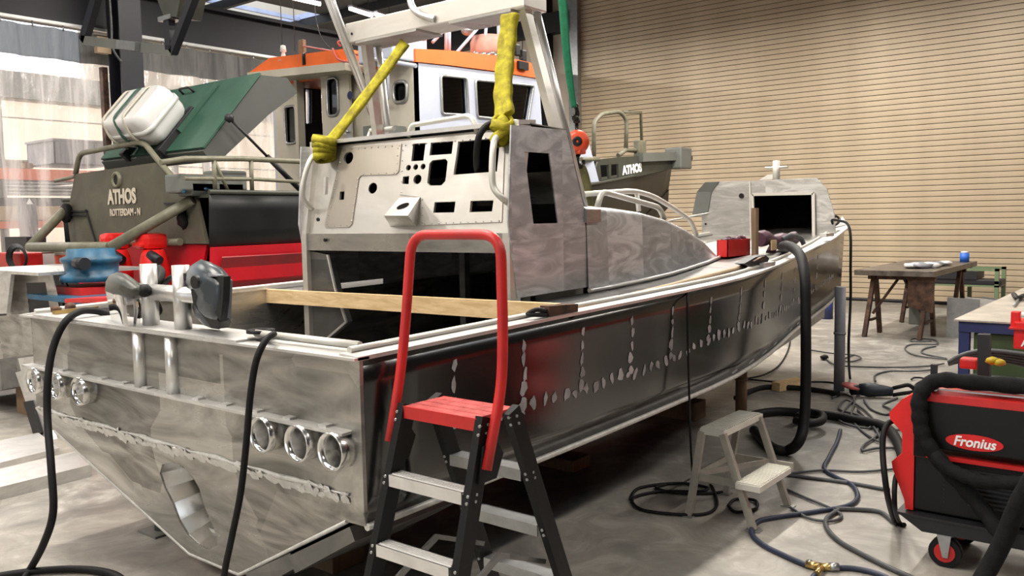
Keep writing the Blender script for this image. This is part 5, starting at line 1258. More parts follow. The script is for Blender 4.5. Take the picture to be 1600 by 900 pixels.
for x, sg in ((LX0, -1), (LX1, 1)):
    bm = B()
    for z in (PZ - .02, PZ - .045, .838 - .01, .838 - .03, .628 - .01, .628 - .03, .418 - .01):
        for Y_, s2 in ((fy(z), 1), (by(z) - .06, 1)):
            cyl(bm, (x + sg * .010, Y_ - .004, z), (x + sg * .010, Y_ + .004, z), .005, 8); cyl(bm, (x + sg * .012, Y_ + .03, z), (x + sg * .019, Y_ + .03, z), .005, 8)
    build('rivets', bm, M['zinc'], lad)
    bm = B(); prism(bm, [(x + sg * .016, fy(.9) + .01, .86), (x + sg * .016, fy(.9) + .09, .86), (x + sg * .016, fy(.95) + .11, .93), (x + sg * .016, fy(.95) + .08, .975), (x + sg * .016, fy(.95) + .02, .97)], (sg * .012, 0, 0)); build('rail_bracket', bm, M['black'], lad)
bm = B(); xl, xr_ = LX0 - .03, LX1 + .035
L = [(xl + .0, 1.905, .93), (xl, 1.96, 1.135), (xl + .005, 1.985, 1.30), (xl + .01, 2.02, 1.60), (xr_ - .01, 2.02, 1.60), (xr_, 2.01, 1.30), (xr_, 2.0, 1.14), (xr_, 1.92, .90)]
tube(bm, fillet(L, .075, 7), .0165, 14); build('handrail', bm, M['red'], lad)
z = .48
for x in (LX0 + .03, LX1 - .03):
    bm = B(); bar(bm, (x, fy(z) + .06, z), (x, (fy(z) + by(z)) / 2, z + .10), .012, .02); bar(bm, (x, (fy(z) + by(z)) / 2, z + .10), (x, by(z) - .05, z), .008, .016)
    build('spreader', bm, M['alu_dark'], lad)
# ================================================================ small two step stool
M['stool'] = paint('dull_stool_aluminium', (168, 163, 152), .42, .3, .12, 10)
st = thing('step_stool', 'small bare aluminium two step stool on the floor beside the hull', 'step stool', (-1.95, 4.45, 0))
def tread(nm, x0, x1, y0, y1, z):
    bm = B(); box(bm, x0, x1, y0, y1, z - .035, z - .004)
    y = y0 + .006
    while y < y1 - .01: box(bm, x0 + .004, x1 - .004, y, y + .010, z - .004, z + .004); y += .024
    return build(nm, bm, M['alu_white'], st)
tread('top_tread', -2.095, -1.955, 4.215, 4.735, .50); tread('lower_tread', -1.87, -1.735, 4.17, 4.60, .25)
for y in (4.225, 4.70):
    bm = B(); bar(bm, (-2.085, y, .48), (-2.15, y - .03, .006), .035, .03, up=(0, 1, 0)); l = build('rear_leg', bm, M['stool'], st)
    bm = B(); box(bm, -2.18, -2.12, y - .055, y - .005, 0, .008); build('foot_pad', bm, M['zinc'], l)
    bm = B(); bar(bm, (-1.965, y, .48), (-1.78, y - .03, .006), .035, .03, up=(0, 1, 0)); l = build('front_leg', bm, M['stool'], st)
    bm = B(); box(bm, -1.81, -1.74, y - .055, y - .005, 0, .008); build('foot_pad', bm, M['zinc'], l)
    bm = B(); bar(bm, (-2.12, y, .225), (-1.76, y, .225), .012, .04); build('cross_bar', bm, M['stool'], st)
bm = B(); bar(bm, (-2.12, 4.21, .235), (-2.12, 4.7, .235), .012, .035); bar(bm, (-2.115, 4.225, .24), (-1.875, 4.7, .24), .01, .03); build('side_brace', bm, M['stool'], st)
# ================================================================ welding machine on its trolley
wm = thing('welding_machine', 'red and black welding machine on a wheeled trolley at the right photo edge', 'welding machine', (-.7, 4.5, 0))
X0, X1, Y0, Y1 = -1.03, -.30, 4.30, 4.64
bm = B(); rbox(bm, X0, X1, Y0, Y1, .545, .765, .006); rbox(bm, X0, X1, Y0, Y1, .24, .50, .006); build('side_panel', bm, M['black'], wm)
bm = B(); box(bm, X0 - .005, X1 + .005, Y0 - .004, Y1 + .004, .765, .80); prism(bm, [(X0, Y0, .80), (X0, Y0 + .04, .82), (X0, Y1 - .04, .82), (X0, Y1, .80)], (X1 - X0, 0, 0)); hood = build('top_cover', bm, M['red'], wm)
bm = B(); box(bm, X0 - .005, X1, Y0 - .006, Y1 + .004, .497, .512); build('red_strip', bm, M['red'], wm)
bm = B(); prof = [(X0, .80), (X0 - .06, .76), (X0 - .115, .69), (X0 - .11, .66), (X0 - .055, .60), (X0 - .055, .50), (X0 - .10, .455), (X0 - .095, .42), (X0 - .04, .28), (X0 - .035, .235), (X0, .235)]
prism(bm, [(a_, Y0 - .008, b_) for a_, b_ in prof], (0, Y1 - Y0 + .016, 0)); build('front_cover', bm, M['red_bright'], wm)
bm = B(); box(bm, X0 - .002, X0 + .05, Y0 - .012, Y0 - .002, .50, .80); build('sleeve_edge', bm, M['cloth_black'], wm)
bm = B()
for k in range(9):
    box(bm, -.80, -.62, Y0 - .003, Y0 + .001, .30 + k * .02, .308 + k * .02)
    cyl(bm, (-.90, Y0 - .003, .30 + k * .02), (-.90, Y0, .30 + k * .02), .004, 6); cyl(bm, (-.58, Y0 - .003, .30 + k * .02), (-.58, Y0, .30 + k * .02), .004, 6)
build('vent_slot', bm, M['steel_black'], wm)
q = oY(1522, 692, Y0 - .004); bm = B(); vs = [bm.verts.new(q + V((math.cos(a_) * .118, -.001, math.sin(a_) * .036))) for a_ in [2 * PI * k / 32 for k in range(32)]]; f = bm.faces.new(vs); r_ = bmesh.ops.extrude_face_region(bm, geom=[f]); [setattr(v_, 'co', v_.co + V((0, .003, 0))) for v_ in r_['geom'] if isinstance(v_, bmesh.types.BMVert)]
bd = build('red_badge', bm, M['red_bright'], wm)
lettering('badge_lettering', 'Fronius', .062, q + V((0, -.0025, -.001)), (1, 0, 0), (0, 0, 1), M['letter_white'], bd, off=.0016, shear=.25, sx=.92, depth=.0006)
bm = B(); prism(bm, [(X0 - .06, Y0 - .05, .225), (X1 + .02, Y0 - .05, .225), (X1 + .02, Y0 - .05, .16), (X0 + .27, Y0 - .05, .16), (X0 + .05, Y0 - .05, .155)], (0, Y1 - Y0 + .1, 0)); box(bm, X0 - .065, X1 + .02, Y0 - .055, Y1 + .055, .218, .23)
build('trolley_base', bm, M['steel_black'], wm)
def caster(cx, cy):
    w_ = B(); cyl(w_, (cx, cy - .022, .07), (cx, cy + .022, .07), .070, 28); cs = build('wheel', w_, M['rubber'], wm)
    b2 = B(); cyl(b2, (cx, cy - .026, .07), (cx, cy + .026, .07), .045, 20); hu = build('hub', b2, M['red'], cs)
    b3 = B(); 
    for s in (-1, 1): prism(b3, [(cx - .035, cy + s * .032, .165), (cx + .03, cy + s * .032, .165), (cx + .016, cy + s * .032, .05), (cx - .006, cy + s * .032, .05)], (0, s * .004, 0))
    box(b3, cx - .04, cx + .035, cy - .036, cy + .036, .155, .165); cyl(b3, (cx + .004, cy - .042, .07), (cx + .004, cy + .042, .07), .008, 8)
    build('fork', b3, M['zinc'], cs)
caster(-.885, Y0 - .01); caster(-.885, Y1 + .0); caster(-.40, Y0 + .0); caster(-.40, Y1)
bm = B(); bar(bm, (X0 + .07, Y0 + .03, .80), (X0 + .07, Y0 + .03, .935), .026, .026); build('hose_post', bm, M['steel_black'], wm); bm = B(); bar(bm, oY(1538, 590, 4.55), oY(1538, 522, 4.55), .05, .05); build('hose_post', bm, M['steel_black'], wm)
bm = B(); q = oY(1465, 596, Y0 + .01); box(bm, X0 + .04, X1, Y0 + .0, Y0 + .01, .822, .828); cyl(bm, (X0 + .085, Y0, .826), (X0 + .085, Y0 - .01, .826), .01, 8)
bar(bm, (-.85, Y0 + .1, .821), (-.55, Y0 + .1, .821), .05, .004); build('top_rail', bm, M['zinc'], hood)
bm = B()
for px, py in ((1550, 563), (1562, 566), (1490, 598), (1545, 598)):
    q = oY(px, py, 4.5); blob(bm, q, .03, .03, .022, 1, .2)
o = build('yellow_clamp', bm, M['yellow_plain'], wm)
bm = B(); q = oY(1520, 568, 4.6); rbox(bm, q.x - .06, q.x + .02, q.y, q.y + .08, q.z - .03, q.z + .02, .01); build('red_plug', bm, M['red'], wm)
# sleeved hose package draped over and down the machine
hp = thing('sleeved_hose', 'thick black fabric sleeved torch hose draped over the welding machine', 'hose', (-.9, 4.27, .3))
L = smooth_pts([(-.35, 4.36, .86), (-.55, 4.34, .868), (-.8, 4.32, .868), (-.94, 4.30, .865), (-1.0, 4.265, .80), (-1.0, 4.25, .70), (-.975, 4.24, .60), (-.90, 4.235, .50), (-.80, 4.23, .40), (-.70, 4.2, .30), (-.62, 4.15, .22)], 6)
bm = B(); tube(bm, L, [.036 + .003 * math.sin(k * 1.7) for k in range(len(L))], 12); build('upper_sleeve', bm, M['cloth_black'], hp)
L = smooth_pts([(-.95, 4.25, .56), (-.88, 4.20, .50), (-.80, 4.17, .475), (-.70, 4.16, .465), (-.55, 4.16, .49), (-.40, 4.17, .53)], 6)
bm = B(); tube(bm, L, [.030 + .003 * math.sin(k * 2.1) for k in range(len(L))], 12); build('lower_sleeve', bm, M['cloth_black'], hp)
L = smooth_pts([oY(1615, 745, 3.9), oY(1590, 790, 3.9), oY(1565, 850, 3.9), oY(1535, 905, 3.85), oZ(1500, 960, .036), oZ(1420, 1010, .036)], 6)
bm = B(); tube(bm, L, .036, 12); o = build('torch_hose', bm, M['cloth_black']); tagp(o, 'thick grey black hose crossing the lower right photo corner in front of the machine', 'hose')
# bundle of parallel grey cables behind
for k in range(5):
    bm = B(); dz = k * 3.6; L = smooth_pts([oY(1482, 566 + dz * .2, 5.0 + k * .02), oY(1500, 556 + dz * .6, 5.0 + k * .02), oY(1530, 548 + dz, 5.0 + k * .02), oY(1565, 549 + dz, 5.0 + k * .02), oY(1620, 556 + dz * 1.3, 5.0 + k * .02)], 5)
    tube(bm, L, .011, 8); o = build('power_lead', bm, M['grey_cable']); tagp(o, 'grey lead in the bundle looped over the trolley behind the red machine', 'cable', 'grey leads bundled behind the welding machine')
# ================================================================ workbench at the right edge
BX0 = -1.40; BY0 = 6.95; BZ = .85
wb = thing('workbench', 'blue framed workbench with a dusty steel top and green cabinet, right photo edge', 'workbench', (-.9, 8, 0))
q = oZ(1490, 499, BZ); q2 = oZ(1600, 505, BZ); qf = oZ(1598, 452, BZ)
BX0, BY0 = q.x, q.y
bm = B(); box(bm, BX0, BX0 + 1.1, BY0, BY0 + 3.2, BZ - .012, BZ); build('bench_top', bm, M['bench_top'], wb)
bm = B(); box(bm, BX0 + .03, BX0 + 1.08, BY0 + .02, BY0 + .07, BZ - .09, BZ - .012)
for x in (BX0 + .03, BX0 + 1.0):
    for y in (BY0 + .03, BY0 + 3.0): box(bm, x, x + .07, y, y + .06, 0, BZ - .012)
box(bm, BX0 + .03, BX0 + .08, BY0 + .05, BY0 + 3, BZ - .09, BZ - .012); build('bench_frame', bm, M['blue_paint'], wb)
bm = B(); rbox(bm, BX0 + .12, BX0 + .52, BY0 + .08, BY0 + .6, .30, BZ - .1, .008); cb = build('green_cabinet', bm, M['green_box'], wb)
bm = B(); box(bm, BX0 + .1, BX0 + 1.0, BY0 + .04, BY0 + 1.2, .42, .45); build('lower_shelf', bm, M['zinc'], wb)
bm = B(); rbox(bm, BX0 + .55, BX0 + .66, BY0 + .1, BY0 + .5, .46, BZ - .1, .008); build('dark_drawer', bm, M['steel_black'], wb)
t = thing('red_bin', 'red plastic bin with a white letter mark in front of the workbench', 'bin', oY(1598, 548, 6.6))
p_ = [oY(*c_, 6.6) for c_ in ((1576, 490), (1592, 488), (1593, 498), (1640, 505), (1640, 548), (1584, 544), (1583, 514), (1575, 511))]
bm = B(); a_ = oY(1583, 545, 6.6); b_ = oY(1640, 510, 6.6); rbox(bm, a_.x, b_.x, 6.6, 6.85, a_.z, b_.z + .02, .01); build('bin_body', bm, M['red_bright'], t)
bm = B(); bar(bm, oY(1577, 512, 6.6), oY(1640, 518, 6.6), .05, .012); build('bin_rim', bm, M['red'], t)
bm = B(); c_ = oY(1587, 500, 6.66); rbox(bm, c_.x - .025, c_.x + .03, 6.62, 6.68, c_.z - .06, c_.z + .06, .008); build('bin_grip', bm, M['red_bright'], t)
q = oY(1601, 537, 6.595); lettering('white_mark', 'A', .06, q, (1, 0, 0), (0, 0, 1), M['letter_white'], t, off=.002)
t = thing('bench_clamp', 'black clamp lying on the dusty bench top at the photo edge', 'clamp', oZ(1592, 462, BZ))
bm = B(); tube(bm, smooth_pts([oZ(1584, 460, BZ + .03), oZ(1590, 466, BZ + .03), oZ(1600, 462, BZ + .03), oZ(1612, 462, BZ + .03)], 4), .022, 8); build('clamp_body', bm, M['steel_black'], t)
bm = B(); tube(bm, [oZ(1584, 478, BZ + .015), oZ(1592, 466, BZ + .02)], .01, 6); build('clamp_screw', bm, M['zinc'], t)
bm = B(); c_ = oZ(1604, 492, BZ + .03); cyl(bm, c_ + V((-.06, 0, 0)), c_ + V((.1, 0, 0)), .02, 12); o = build('white_tube_piece', bm, M['white_plastic']); tagp(o, 'white tube lying on the bench edge above the red bin', 'tube')
# ================================================================ steel table on trestles
TZ = .885
a = oZ(1458, 425, TZ); b = oZ(1520, 409, TZ); c_ = oZ(1331, 421, TZ)
tx1 = a.x; ty0 = (a.y + c_.y) / 2; tx0 = c_.x + .05; ty1 = ty0 + 2.6
tb = thing('steel_table', 'heavy steel plate table on rusty trestles in front of the roller shutter', 'table', ((tx0 + tx1) / 2, (ty0 + ty1) / 2, 0))
bm = B(); rbox(bm, tx0, tx1, ty0, ty1, TZ - .07, TZ, .004); build('table_top', bm, M['steel_top'], tb)
bm = B(); bar(bm, (tx0 + .1, ty0 + .3, TZ - .1), (tx1 - .05, ty0 + .3, TZ - .1), .08, .07); bar(bm, (tx0 + .1, ty1 - .5, TZ - .1), (tx1 - .05, ty1 - .5, TZ - .1), .08, .07); build('trestle_beam', bm, M['rust'], tb)
for x in (tx0 + .18, tx1 - .12):
    for y in (ty0 + .3, ty1 - .5):
        for s in (-1, 1):
            bm = B(); bar(bm, (x, y + s * .03, TZ - .07), (x - (.05 if s < 0 else 0), y + s * .26, 0), .07, .05, up=(1, 0, 0)); build('leg', bm, M['rust'], tb)
        bm = B(); bar(bm, (x, y - .19, .22), (x, y + .19, .22), .03, .03); build('leg_tie', bm, M['rust'], tb)
bm = B(); bar(bm, (tx0 + .2, ty0 + .15, .3), ((tx0 + tx1) / 2, ty0 + .3, TZ - .1), .03, .03); bar(bm, (tx1 - .15, ty0 + .15, .3), ((tx0 + tx1) / 2 + .05, ty0 + .3, TZ - .1), .03, .03); build('diagonal_brace', bm, M['rust'], tb)
bm = B(); prism(bm, [(tx1 - .34, ty0 + .12, TZ - .07), (tx1 - .02, ty0 + .12, TZ - .07), (tx1 - .03, ty0 + .10, .35), (tx1 - .34, ty0 + .12, .42)], (0, .02, 0)); build('gusset_plate', bm, M['rust'], tb)
t = thing('wrapped_parts', 'pale crumpled wrapped parts lying on the steel table', 'parts', oZ(1442, 414, TZ))
for k, (px, py, r_) in enumerate(((1428, 414, .1), (1440, 414, .12), (1450, 413, .12), (1462, 411, .1), (1476, 410, .09))):
    bm = B(); blob(bm, oZ(px, py + 1, TZ + .035), r_ * 1.2, r_ * 1.6, .045 if k < 3 else .03, 2, .22); build('crumpled_piece', bm, M['grey_plastic'] if k % 2 else M['white_plastic'], t)
t = thing('blue_tub', 'small blue tub with a white lid on the far end of the steel table', 'tub', oZ(1507, 408, TZ))
c2 = V((tx1 - .35, ty1 - .25, TZ)); p_ = oY(1507, 406, ty1 - .25)
bm = B(); cyl(bm, (p_.x, p_.y, TZ), (p_.x, p_.y, TZ + .13), .062, 18); build('tub_body', bm, M['blue_bright'], t); bm = B(); cyl(bm, (p_.x, p_.y, TZ + .13), (p_.x, p_.y, TZ + .155), .05, 18); build('tub_lid', bm, M['white_plastic'], t)
# green rack trolley behind the table
t = thing('rack_trolley', 'pale green steel rack trolley with dark trays behind the steel table', 'trolley', oY(1540, 462, 15.6))
Yr = 15.6; a = oY(1500, 419, Yr); b = oY(1561, 419, Yr)
bm = B()
for x in (a.x, b.x - .06):
    for y in (Yr, Yr + .6): box(bm, x, x + .06, y, y + .06, 0, a.z)
box(bm, a.x - .4, b.x, Yr, Yr + .05, a.z - .04, a.z); box(bm, a.x - .4, b.x, Yr + .6, Yr + .65, a.z - .04, a.z); box(bm, a.x - .4, b.x, Yr, Yr + .65, .40, .43)
build('trolley_frame', bm, M['green_rack'], t)
bm = B(); box(bm, a.x - .35, a.x + .25, Yr - .02, Yr + .6, a.z - .18, a.z - .05); build('hanging_drawer', bm, M['steel_black'], t)
bm = B(); rbox(bm, a.x - .7, a.x + .6, Yr, Yr + .4, .43, .52, .02); blob(bm, (a.x - .45, Yr + .2, .62), .3, .2, .12, 2, .2); build('tray_contents', bm, M['steel_black'], t)
t = thing('sheet_stack', 'grey aluminium sheets standing on edge behind the blue workbench', 'sheet metal', oZ(1510, 528, 0))
for k in range(3):
    a_ = oZ(1478 + k * 26, 527, 0); bm = B(); prism(bm, [(a_.x, a_.y + k * .06, 0.0), (a_.x + .36, a_.y + .1 + k * .06, 0.0), (a_.x + .36, a_.y + .12 + k * .06, .50 - k * .02), (a_.x, a_.y + .02 + k * .06, .52)], (0, .02, 0)); build('sheet', bm, M['alu_light'] if k % 2 else M['zinc'], t)
bm = B(); c_ = oZ(1436, 506, 0); rbox(bm, c_.x - .12, c_.x + .12, c_.y - .1, c_.y + .1, 0, .3, .01); o = build('concrete_block', bm, M['grey_paint']); tagp(o, 'small upright grey block on the floor under the steel table', 'block')
bm = B(); c_ = oZ(1292, 498, 0); cyl(bm, (c_.x, c_.y, 0), (c_.x, c_.y, .3), .09, 14); o = build('floor_canister', bm, M['blue_paint']); tagp(o, 'small dark blue canister standing on the floor beyond the bow', 'canister')
bm = B(); tube(bm, [(-9, 16.6, .03), (-2.0, 16.4, .03)], .03, 8); o = build('floor_tube', bm, M['steel_black']); tagp(o, 'long thin black tube lying on the floor along the shutter', 'tube')
# ================================================================ hoses and cables
def cable(name, pts, r, m, label, cat='cable', n=8, grp=None, seg=8):
    bm = B(); tube(bm, smooth_pts(pts, n), r, seg); o = build(name, bm, M[m]); return tagp(o, label, cat, grp)
z = lambda px, py, h=.012: oZ(px, py, h)
# black hose over the stern, left
cable('rubber_hose', [oY(172, 492, 2.08), oY(150, 486, 2.02), oY(125, 487, 1.93), oY(102, 503, 1.85), oY(84, 540, 1.80), oY(75, 590, 1.76), oY(74, 650, 1.74), oY(80, 730, 1.70), oY(83, 800, 1.68), oY(68, 850, 1.66), z(45, 893, .02), z(20, 930, .02)], .017, 'rubber', 'black hose arching over the port end of the stern down to the floor', 'hose')
cable('rubber_hose', [z(-30, 905, .02), z(40, 894, .02), z(110, 889, .02), z(160, 893, .02), z(190, 905, .02), z(220, 940, .02)], .018, 'rubber', 'black hose lying on the floor in the lower left photo corner', 'hose')
cable('rubber_hose', [oY(372, 533, 2.02), oY(392, 538, 1.99), oY(414, 530, 1.95), oY(428, 522, 1.90), oY(415, 532, 1.84), oY(400, 565, 1.80), oY(391, 620, 1.79), oY(385, 690, 1.78), oY(376, 770, 1.78), oY(362, 840, 1.78), oY(350, 900, 1.78), oY(346, 960, 1.80)], .0125, 'rubber', 'thin black cable hanging over the stern flange in front of the transom', 'cable')
bm = B(); c_ = oY(408, 531, 1.99); lathe(bm, [(.028, 0), (.055, 0), (.055, .012), (.028, .012), (.028, 0)], (c_.x, c_.y, 1.222), (0, 0, 1), 20); o = build('clamp_ring', bm, M['rubber']); tagp(o, 'flat black rubber ring on the stern flange by the thin cable', 'ring')
# big hose over the starboard gunwale
cable('extraction_hose', [oX(1232, 395, -2.75), oX(1222, 386, -2.55), oX(1232, 384, -2.40), oX(1246, 393, -2.27), oX(1254, 410, -2.18), oX(1258, 440, -2.12), oX(1259, 500, -2.1), oX(1259, 600, -2.08), oX(1256, 660, -2.06), oX(1248, 690, -2.06), z(1232, 703, .04), z(1212, 702, .04), z(1195, 690, .04), z(1178, 672, .04)], .036, 'rubber', 'thick black hose hanging over the starboard gunwale down to the floor', 'hose', seg=12)
cable('extraction_hose', [z(1160, 660, .04), z(1180, 648, .04), z(1215, 643, .04), z(1260, 646, .04), z(1300, 650, .04), z(1350, 658, .04), z(1385, 668, .04), z(1402, 690, .04), z(1412, 720, .04), z(1418, 760, .05)], .036, 'rubber', 'thick black hose lying on the floor from the stool to the welding machine', 'hose', seg=12)
cable('extraction_hose', [z(1245, 652, .09), z(1262, 644, .10), z(1284, 648, .10), z(1283, 658, .09), z(1262, 662, .09), z(1243, 657, .09)], .03, 'rubber', 'black hose loop lying on top of the floor hose behind the stool', 'hose', seg=12)
cable('extraction_hose', [z(1150, 622, .03), z(1190, 606, .03), z(1240, 606, .03), z(1290, 612, .03), z(1310, 616, .03)], .025, 'rubber', 'black hose on the floor in the shadow behind the brown prop', 'hose')
cable('bow_cable', [oX(1300, 352, -2.9), oX(1305, 338, -2.9), oX(1312, 344, -2.85), oX(1304, 352, -2.8), oX(1300, 344, -2.8), oX(1312, 345, -2.7), oX(1324, 350, -2.6), oX(1329, 370, -2.55), oX(1329, 420, -2.55), oX(1329, 470, -2.55), oX(1326, 540, -2.5), z(1328, 590), z(1334, 606)], .012, 'rubber', 'black cable looped at the bow corner and hanging straight to the floor')
cable('side_cable', [oX(1074, 455, -2.22), oX(1074, 470, -2.16), oX(1075, 540, -2.155), oX(1077, 620, -2.15), oX(1079, 690, -2.14), z(1082, 745)], .006, 'rubber', 'thin black cable hanging down the dark starboard hull side')
cable('floor_cable', [z(985, 780), z(1000, 762), z(1060, 755), z(1105, 762), z(1090, 768), z(1030, 768), z(990, 778), z(1000, 795), z(1050, 803), z(1100, 803), z(1120, 790), z(1115, 765), z(1110, 758)], .009, 'rubber', 'black cable coil on the floor under the left stool leg')
cable('floor_cable', [z(1040, 757), z(1025, 762), z(1050, 769), z(1100, 771), z(1135, 768)], .009, 'rubber', 'small black cable loop inside the coil at the left stool leg')
cable('floor_cable', [z(1138, 790), z(1150, 780), z(1180, 782), z(1180, 795), z(1150, 800), z(1138, 790)], .009, 'rubber', 'small coiled black cable between the stool legs')
cable('blue_hose', [z(1313, 672), z(1308, 690), z(1295, 715), z(1288, 732), z(1305, 745), z(1330, 757), z(1340, 775), z(1325, 790), z(1270, 800), z(1215, 808), z(1185, 815), z(1174, 832), z(1190, 850), z(1225, 868), z(1262, 884)], .014, 'blue_cable', 'dark blue air hose curving over the floor right of the stool', 'hose')
cable('blue_hose', [z(1308, 887), z(1340, 889), z(1380, 900), z(1420, 925)], .014, 'blue_cable', 'dark blue hose leaving the brass coupling to the lower edge', 'hose')
cable('blue_hose', [z(1281, 890), z(1268, 905), z(1250, 930)], .013, 'blue_cable', 'short dark blue hose under the brass coupling', 'hose')
t = thing('hose_coupling', 'brass Y shaped hose coupling on the floor at the lower edge', 'coupling', z(1285, 884))
bm = B(); tube(bm, [z(1260, 881, .02), z(1282, 886, .02)], .019, 10); tube(bm, [z(1282, 886, .02), z(1308, 886, .02)], .017, 10); tube(bm, [z(1284, 886, .02), z(1276, 897, .02)], .015, 10); build('brass_body', bm, M['brass'], t)
bm = B(); tube(bm, [z(1296, 886, .02), z(1310, 886, .02)], .021, 6); tube(bm, [z(1262, 881, .02), z(1268, 882, .02)], .022, 6); build('steel_nut', bm, M['zinc'], t)
cable('floor_cable', [z(1215, 742), z(1280, 735), z(1340, 737), z(1385, 734), z(1412, 730)], .008, 'grey_cable', 'thin cable running straight from the stool to the welding machine')
cable('floor_cable', [z(1222, 741), z(1270, 747), z(1330, 755), z(1390, 766)], .012, 'grey_cable', 'thicker grey cable from the stool passing under the blue hose')
cable('floor_cable', [z(1230, 765), z(1260, 778), z(1300, 795), z(1315, 806), z(1300, 814), z(1265, 810), z(1235, 793)], .008, 'grey_cable', 'thin grey cable loop crossing the blue hose near the stool foot')
cable('floor_cable', [z(1300, 795), z(1340, 796), z(1375, 800), z(1395, 815), z(1402, 818)], .013, 'grey_cable', 'grey cable curving from the hose crossing to the machine wheel')
cable('floor_cable', [z(1310, 797), z(1292, 810), z(1292, 825), z(1310, 845), z(1345, 865), z(1385, 885), z(1430, 905)], .013, 'grey_cable', 'long grey cable sweeping from the hose crossing to the lower edge')
cable('machine_cable', [oY(1402, 655, 4.35), oY(1385, 665, 4.3), oY(1379, 700, 4.25), oY(1386, 770, 4.22), z(1398, 815, .015), z(1406, 818, .015)], .014, 'rubber', 'black cable hanging in an arc in front of the machine front', 'cable')
cable('machine_cable', [oY(1415, 735, 4.36), oY(1400, 745, 4.32), oY(1398, 790, 4.30), z(1405, 816, .015), z(1413, 820, .015)], .012, 'rubber', 'short black cable hanging beside the lower red machine front', 'cable')
# cable tangle in the middle distance
rnd = random.Random(11)
tang = [([(1345, 612), (1320, 640), (1310, 655), (1330, 665), (1360, 668), (1345, 650), (1312, 640), (1322, 625), (1350, 640), (1372, 662), (1395, 672)], 'tangled thin cable round the foot of the grey prop'),
        ([(1300, 622), (1318, 616), (1335, 625), (1330, 650), (1345, 672), (1375, 690), (1366, 668), (1340, 640)], 'tangled thin cable left of the angle grinder'),
        ([(1350, 625), (1362, 640), (1385, 648), (1392, 640), (1380, 632), (1402, 622)], 'thin cable looping below the angle grinder'),
        ([(1340, 640), (1352, 655), (1368, 668), (1400, 672), (1420, 668)], 'thin cable from the tangle to the welding machine'),
        ([(1372, 668), (1368, 682), (1350, 695), (1348, 704), (1372, 700), (1402, 700)], 'thin cable loop left of the red machine front'),
        ([(1262, 546), (1300, 552), (1335, 555), (1345, 560), (1330, 565), (1316, 562), (1335, 554)], 'thin cable loop behind the grey bow prop'),
        ([(1292, 562), (1306, 570), (1340, 573), (1400, 574), (1450, 572), (1475, 568)], 'thin cable with a plug running along the floor to the workbench'),
        ([(1368, 596), (1368, 586), (1390, 580), (1430, 580), (1455, 578)], 'grey thin cable arching behind the angle grinder'),
        ([(1455, 533), (1425, 533), (1428, 529), (1460, 531), (1462, 538), (1425, 538), (1414, 545), (1430, 555), (1480, 562)], 'thin cable loop on the floor by the table legs'),
        ([(1478, 560), (1442, 552), (1444, 545), (1462, 541)], 'short thin cable near the table leg'),
        ([(1165, 592), (1195, 585), (1218, 570), (1232, 545), (1236, 520)], 'black cable coming off the bow and curving along the floor'),
        ([(1165, 592), (1220, 597), (1290, 597), (1332, 604)], 'black cable running to the angle grinder'),
        ([(1245, 600), (1248, 592), (1258, 594), (1250, 602), (1280, 608), (1312, 612)], 'black cable with a small loop by the wooden block'),
        ([(1424, 593), (1430, 590), (1444, 592), (1430, 602), (1440, 610)], 'short cable loop beside the top of the red machine')]
for L, lab in tang: cable('tangled_cable', [z(a_, b_, .01 + rnd.uniform(0, .012)) for a_, b_ in L], .009, 'grey_cable' if 'grey' in lab or 'thin' in lab else 'rubber', lab, n=6, seg=6)
bm = B(); blob(bm, z(1288, 558, .03), .05, .08, .03, 1); o = build('plug', bm, M['rubber']); tagp(o, 'black plug at the end of the thin floor cable', 'plug')
bm = B(); a_ = z(1212, 612, .0); b_ = z(1250, 604, 0); bar(bm, a_ + V((0, 0, .045)), b_ + V((0, 0, .045)), .09, .08); o = build('wooden_block', bm, M['wood']); tagp(o, 'short pale wooden block on the floor under the hull', 'block')
# angle grinder on the floor
t = thing('angle_grinder', 'dark blue angle grinder with red guard lying on the floor', 'power tool', z(1370, 612, 0))
a_ = z(1342, 608, .07); b_ = z(1395, 612, .06)
bm = B(); tube(bm, [a_, a_ + (b_ - a_) * .3, a_ + (b_ - a_) * .6, b_], [.05, .065, .055, .04], 12); build('body', bm, M['grinder_blue'], t)
bm = B(); tube(bm, fillet([b_ + V((.0, 0, .03)), b_ + V((.12, .05, .07)), b_ + V((.18, .08, .01)), b_ + V((0, 0, -.03))], .03, 3), .018, 8, closed=False); build('handle_loop', bm, M['rubber'], t)
bm = B(); lathe(bm, [(.0, 0), (.09, 0), (.09, .02), (0, .02)], a_ + V((-.06, 0, .01)), (.2, 0, 1), 20); build('guard', bm, M['pink_red'], t)
bm = B(); cyl(bm, a_ + V((-.07, 0, -.02)), a_ + V((.02, 0, 0)), .045, 12); build('gear_head', bm, M['steel_black'], t)
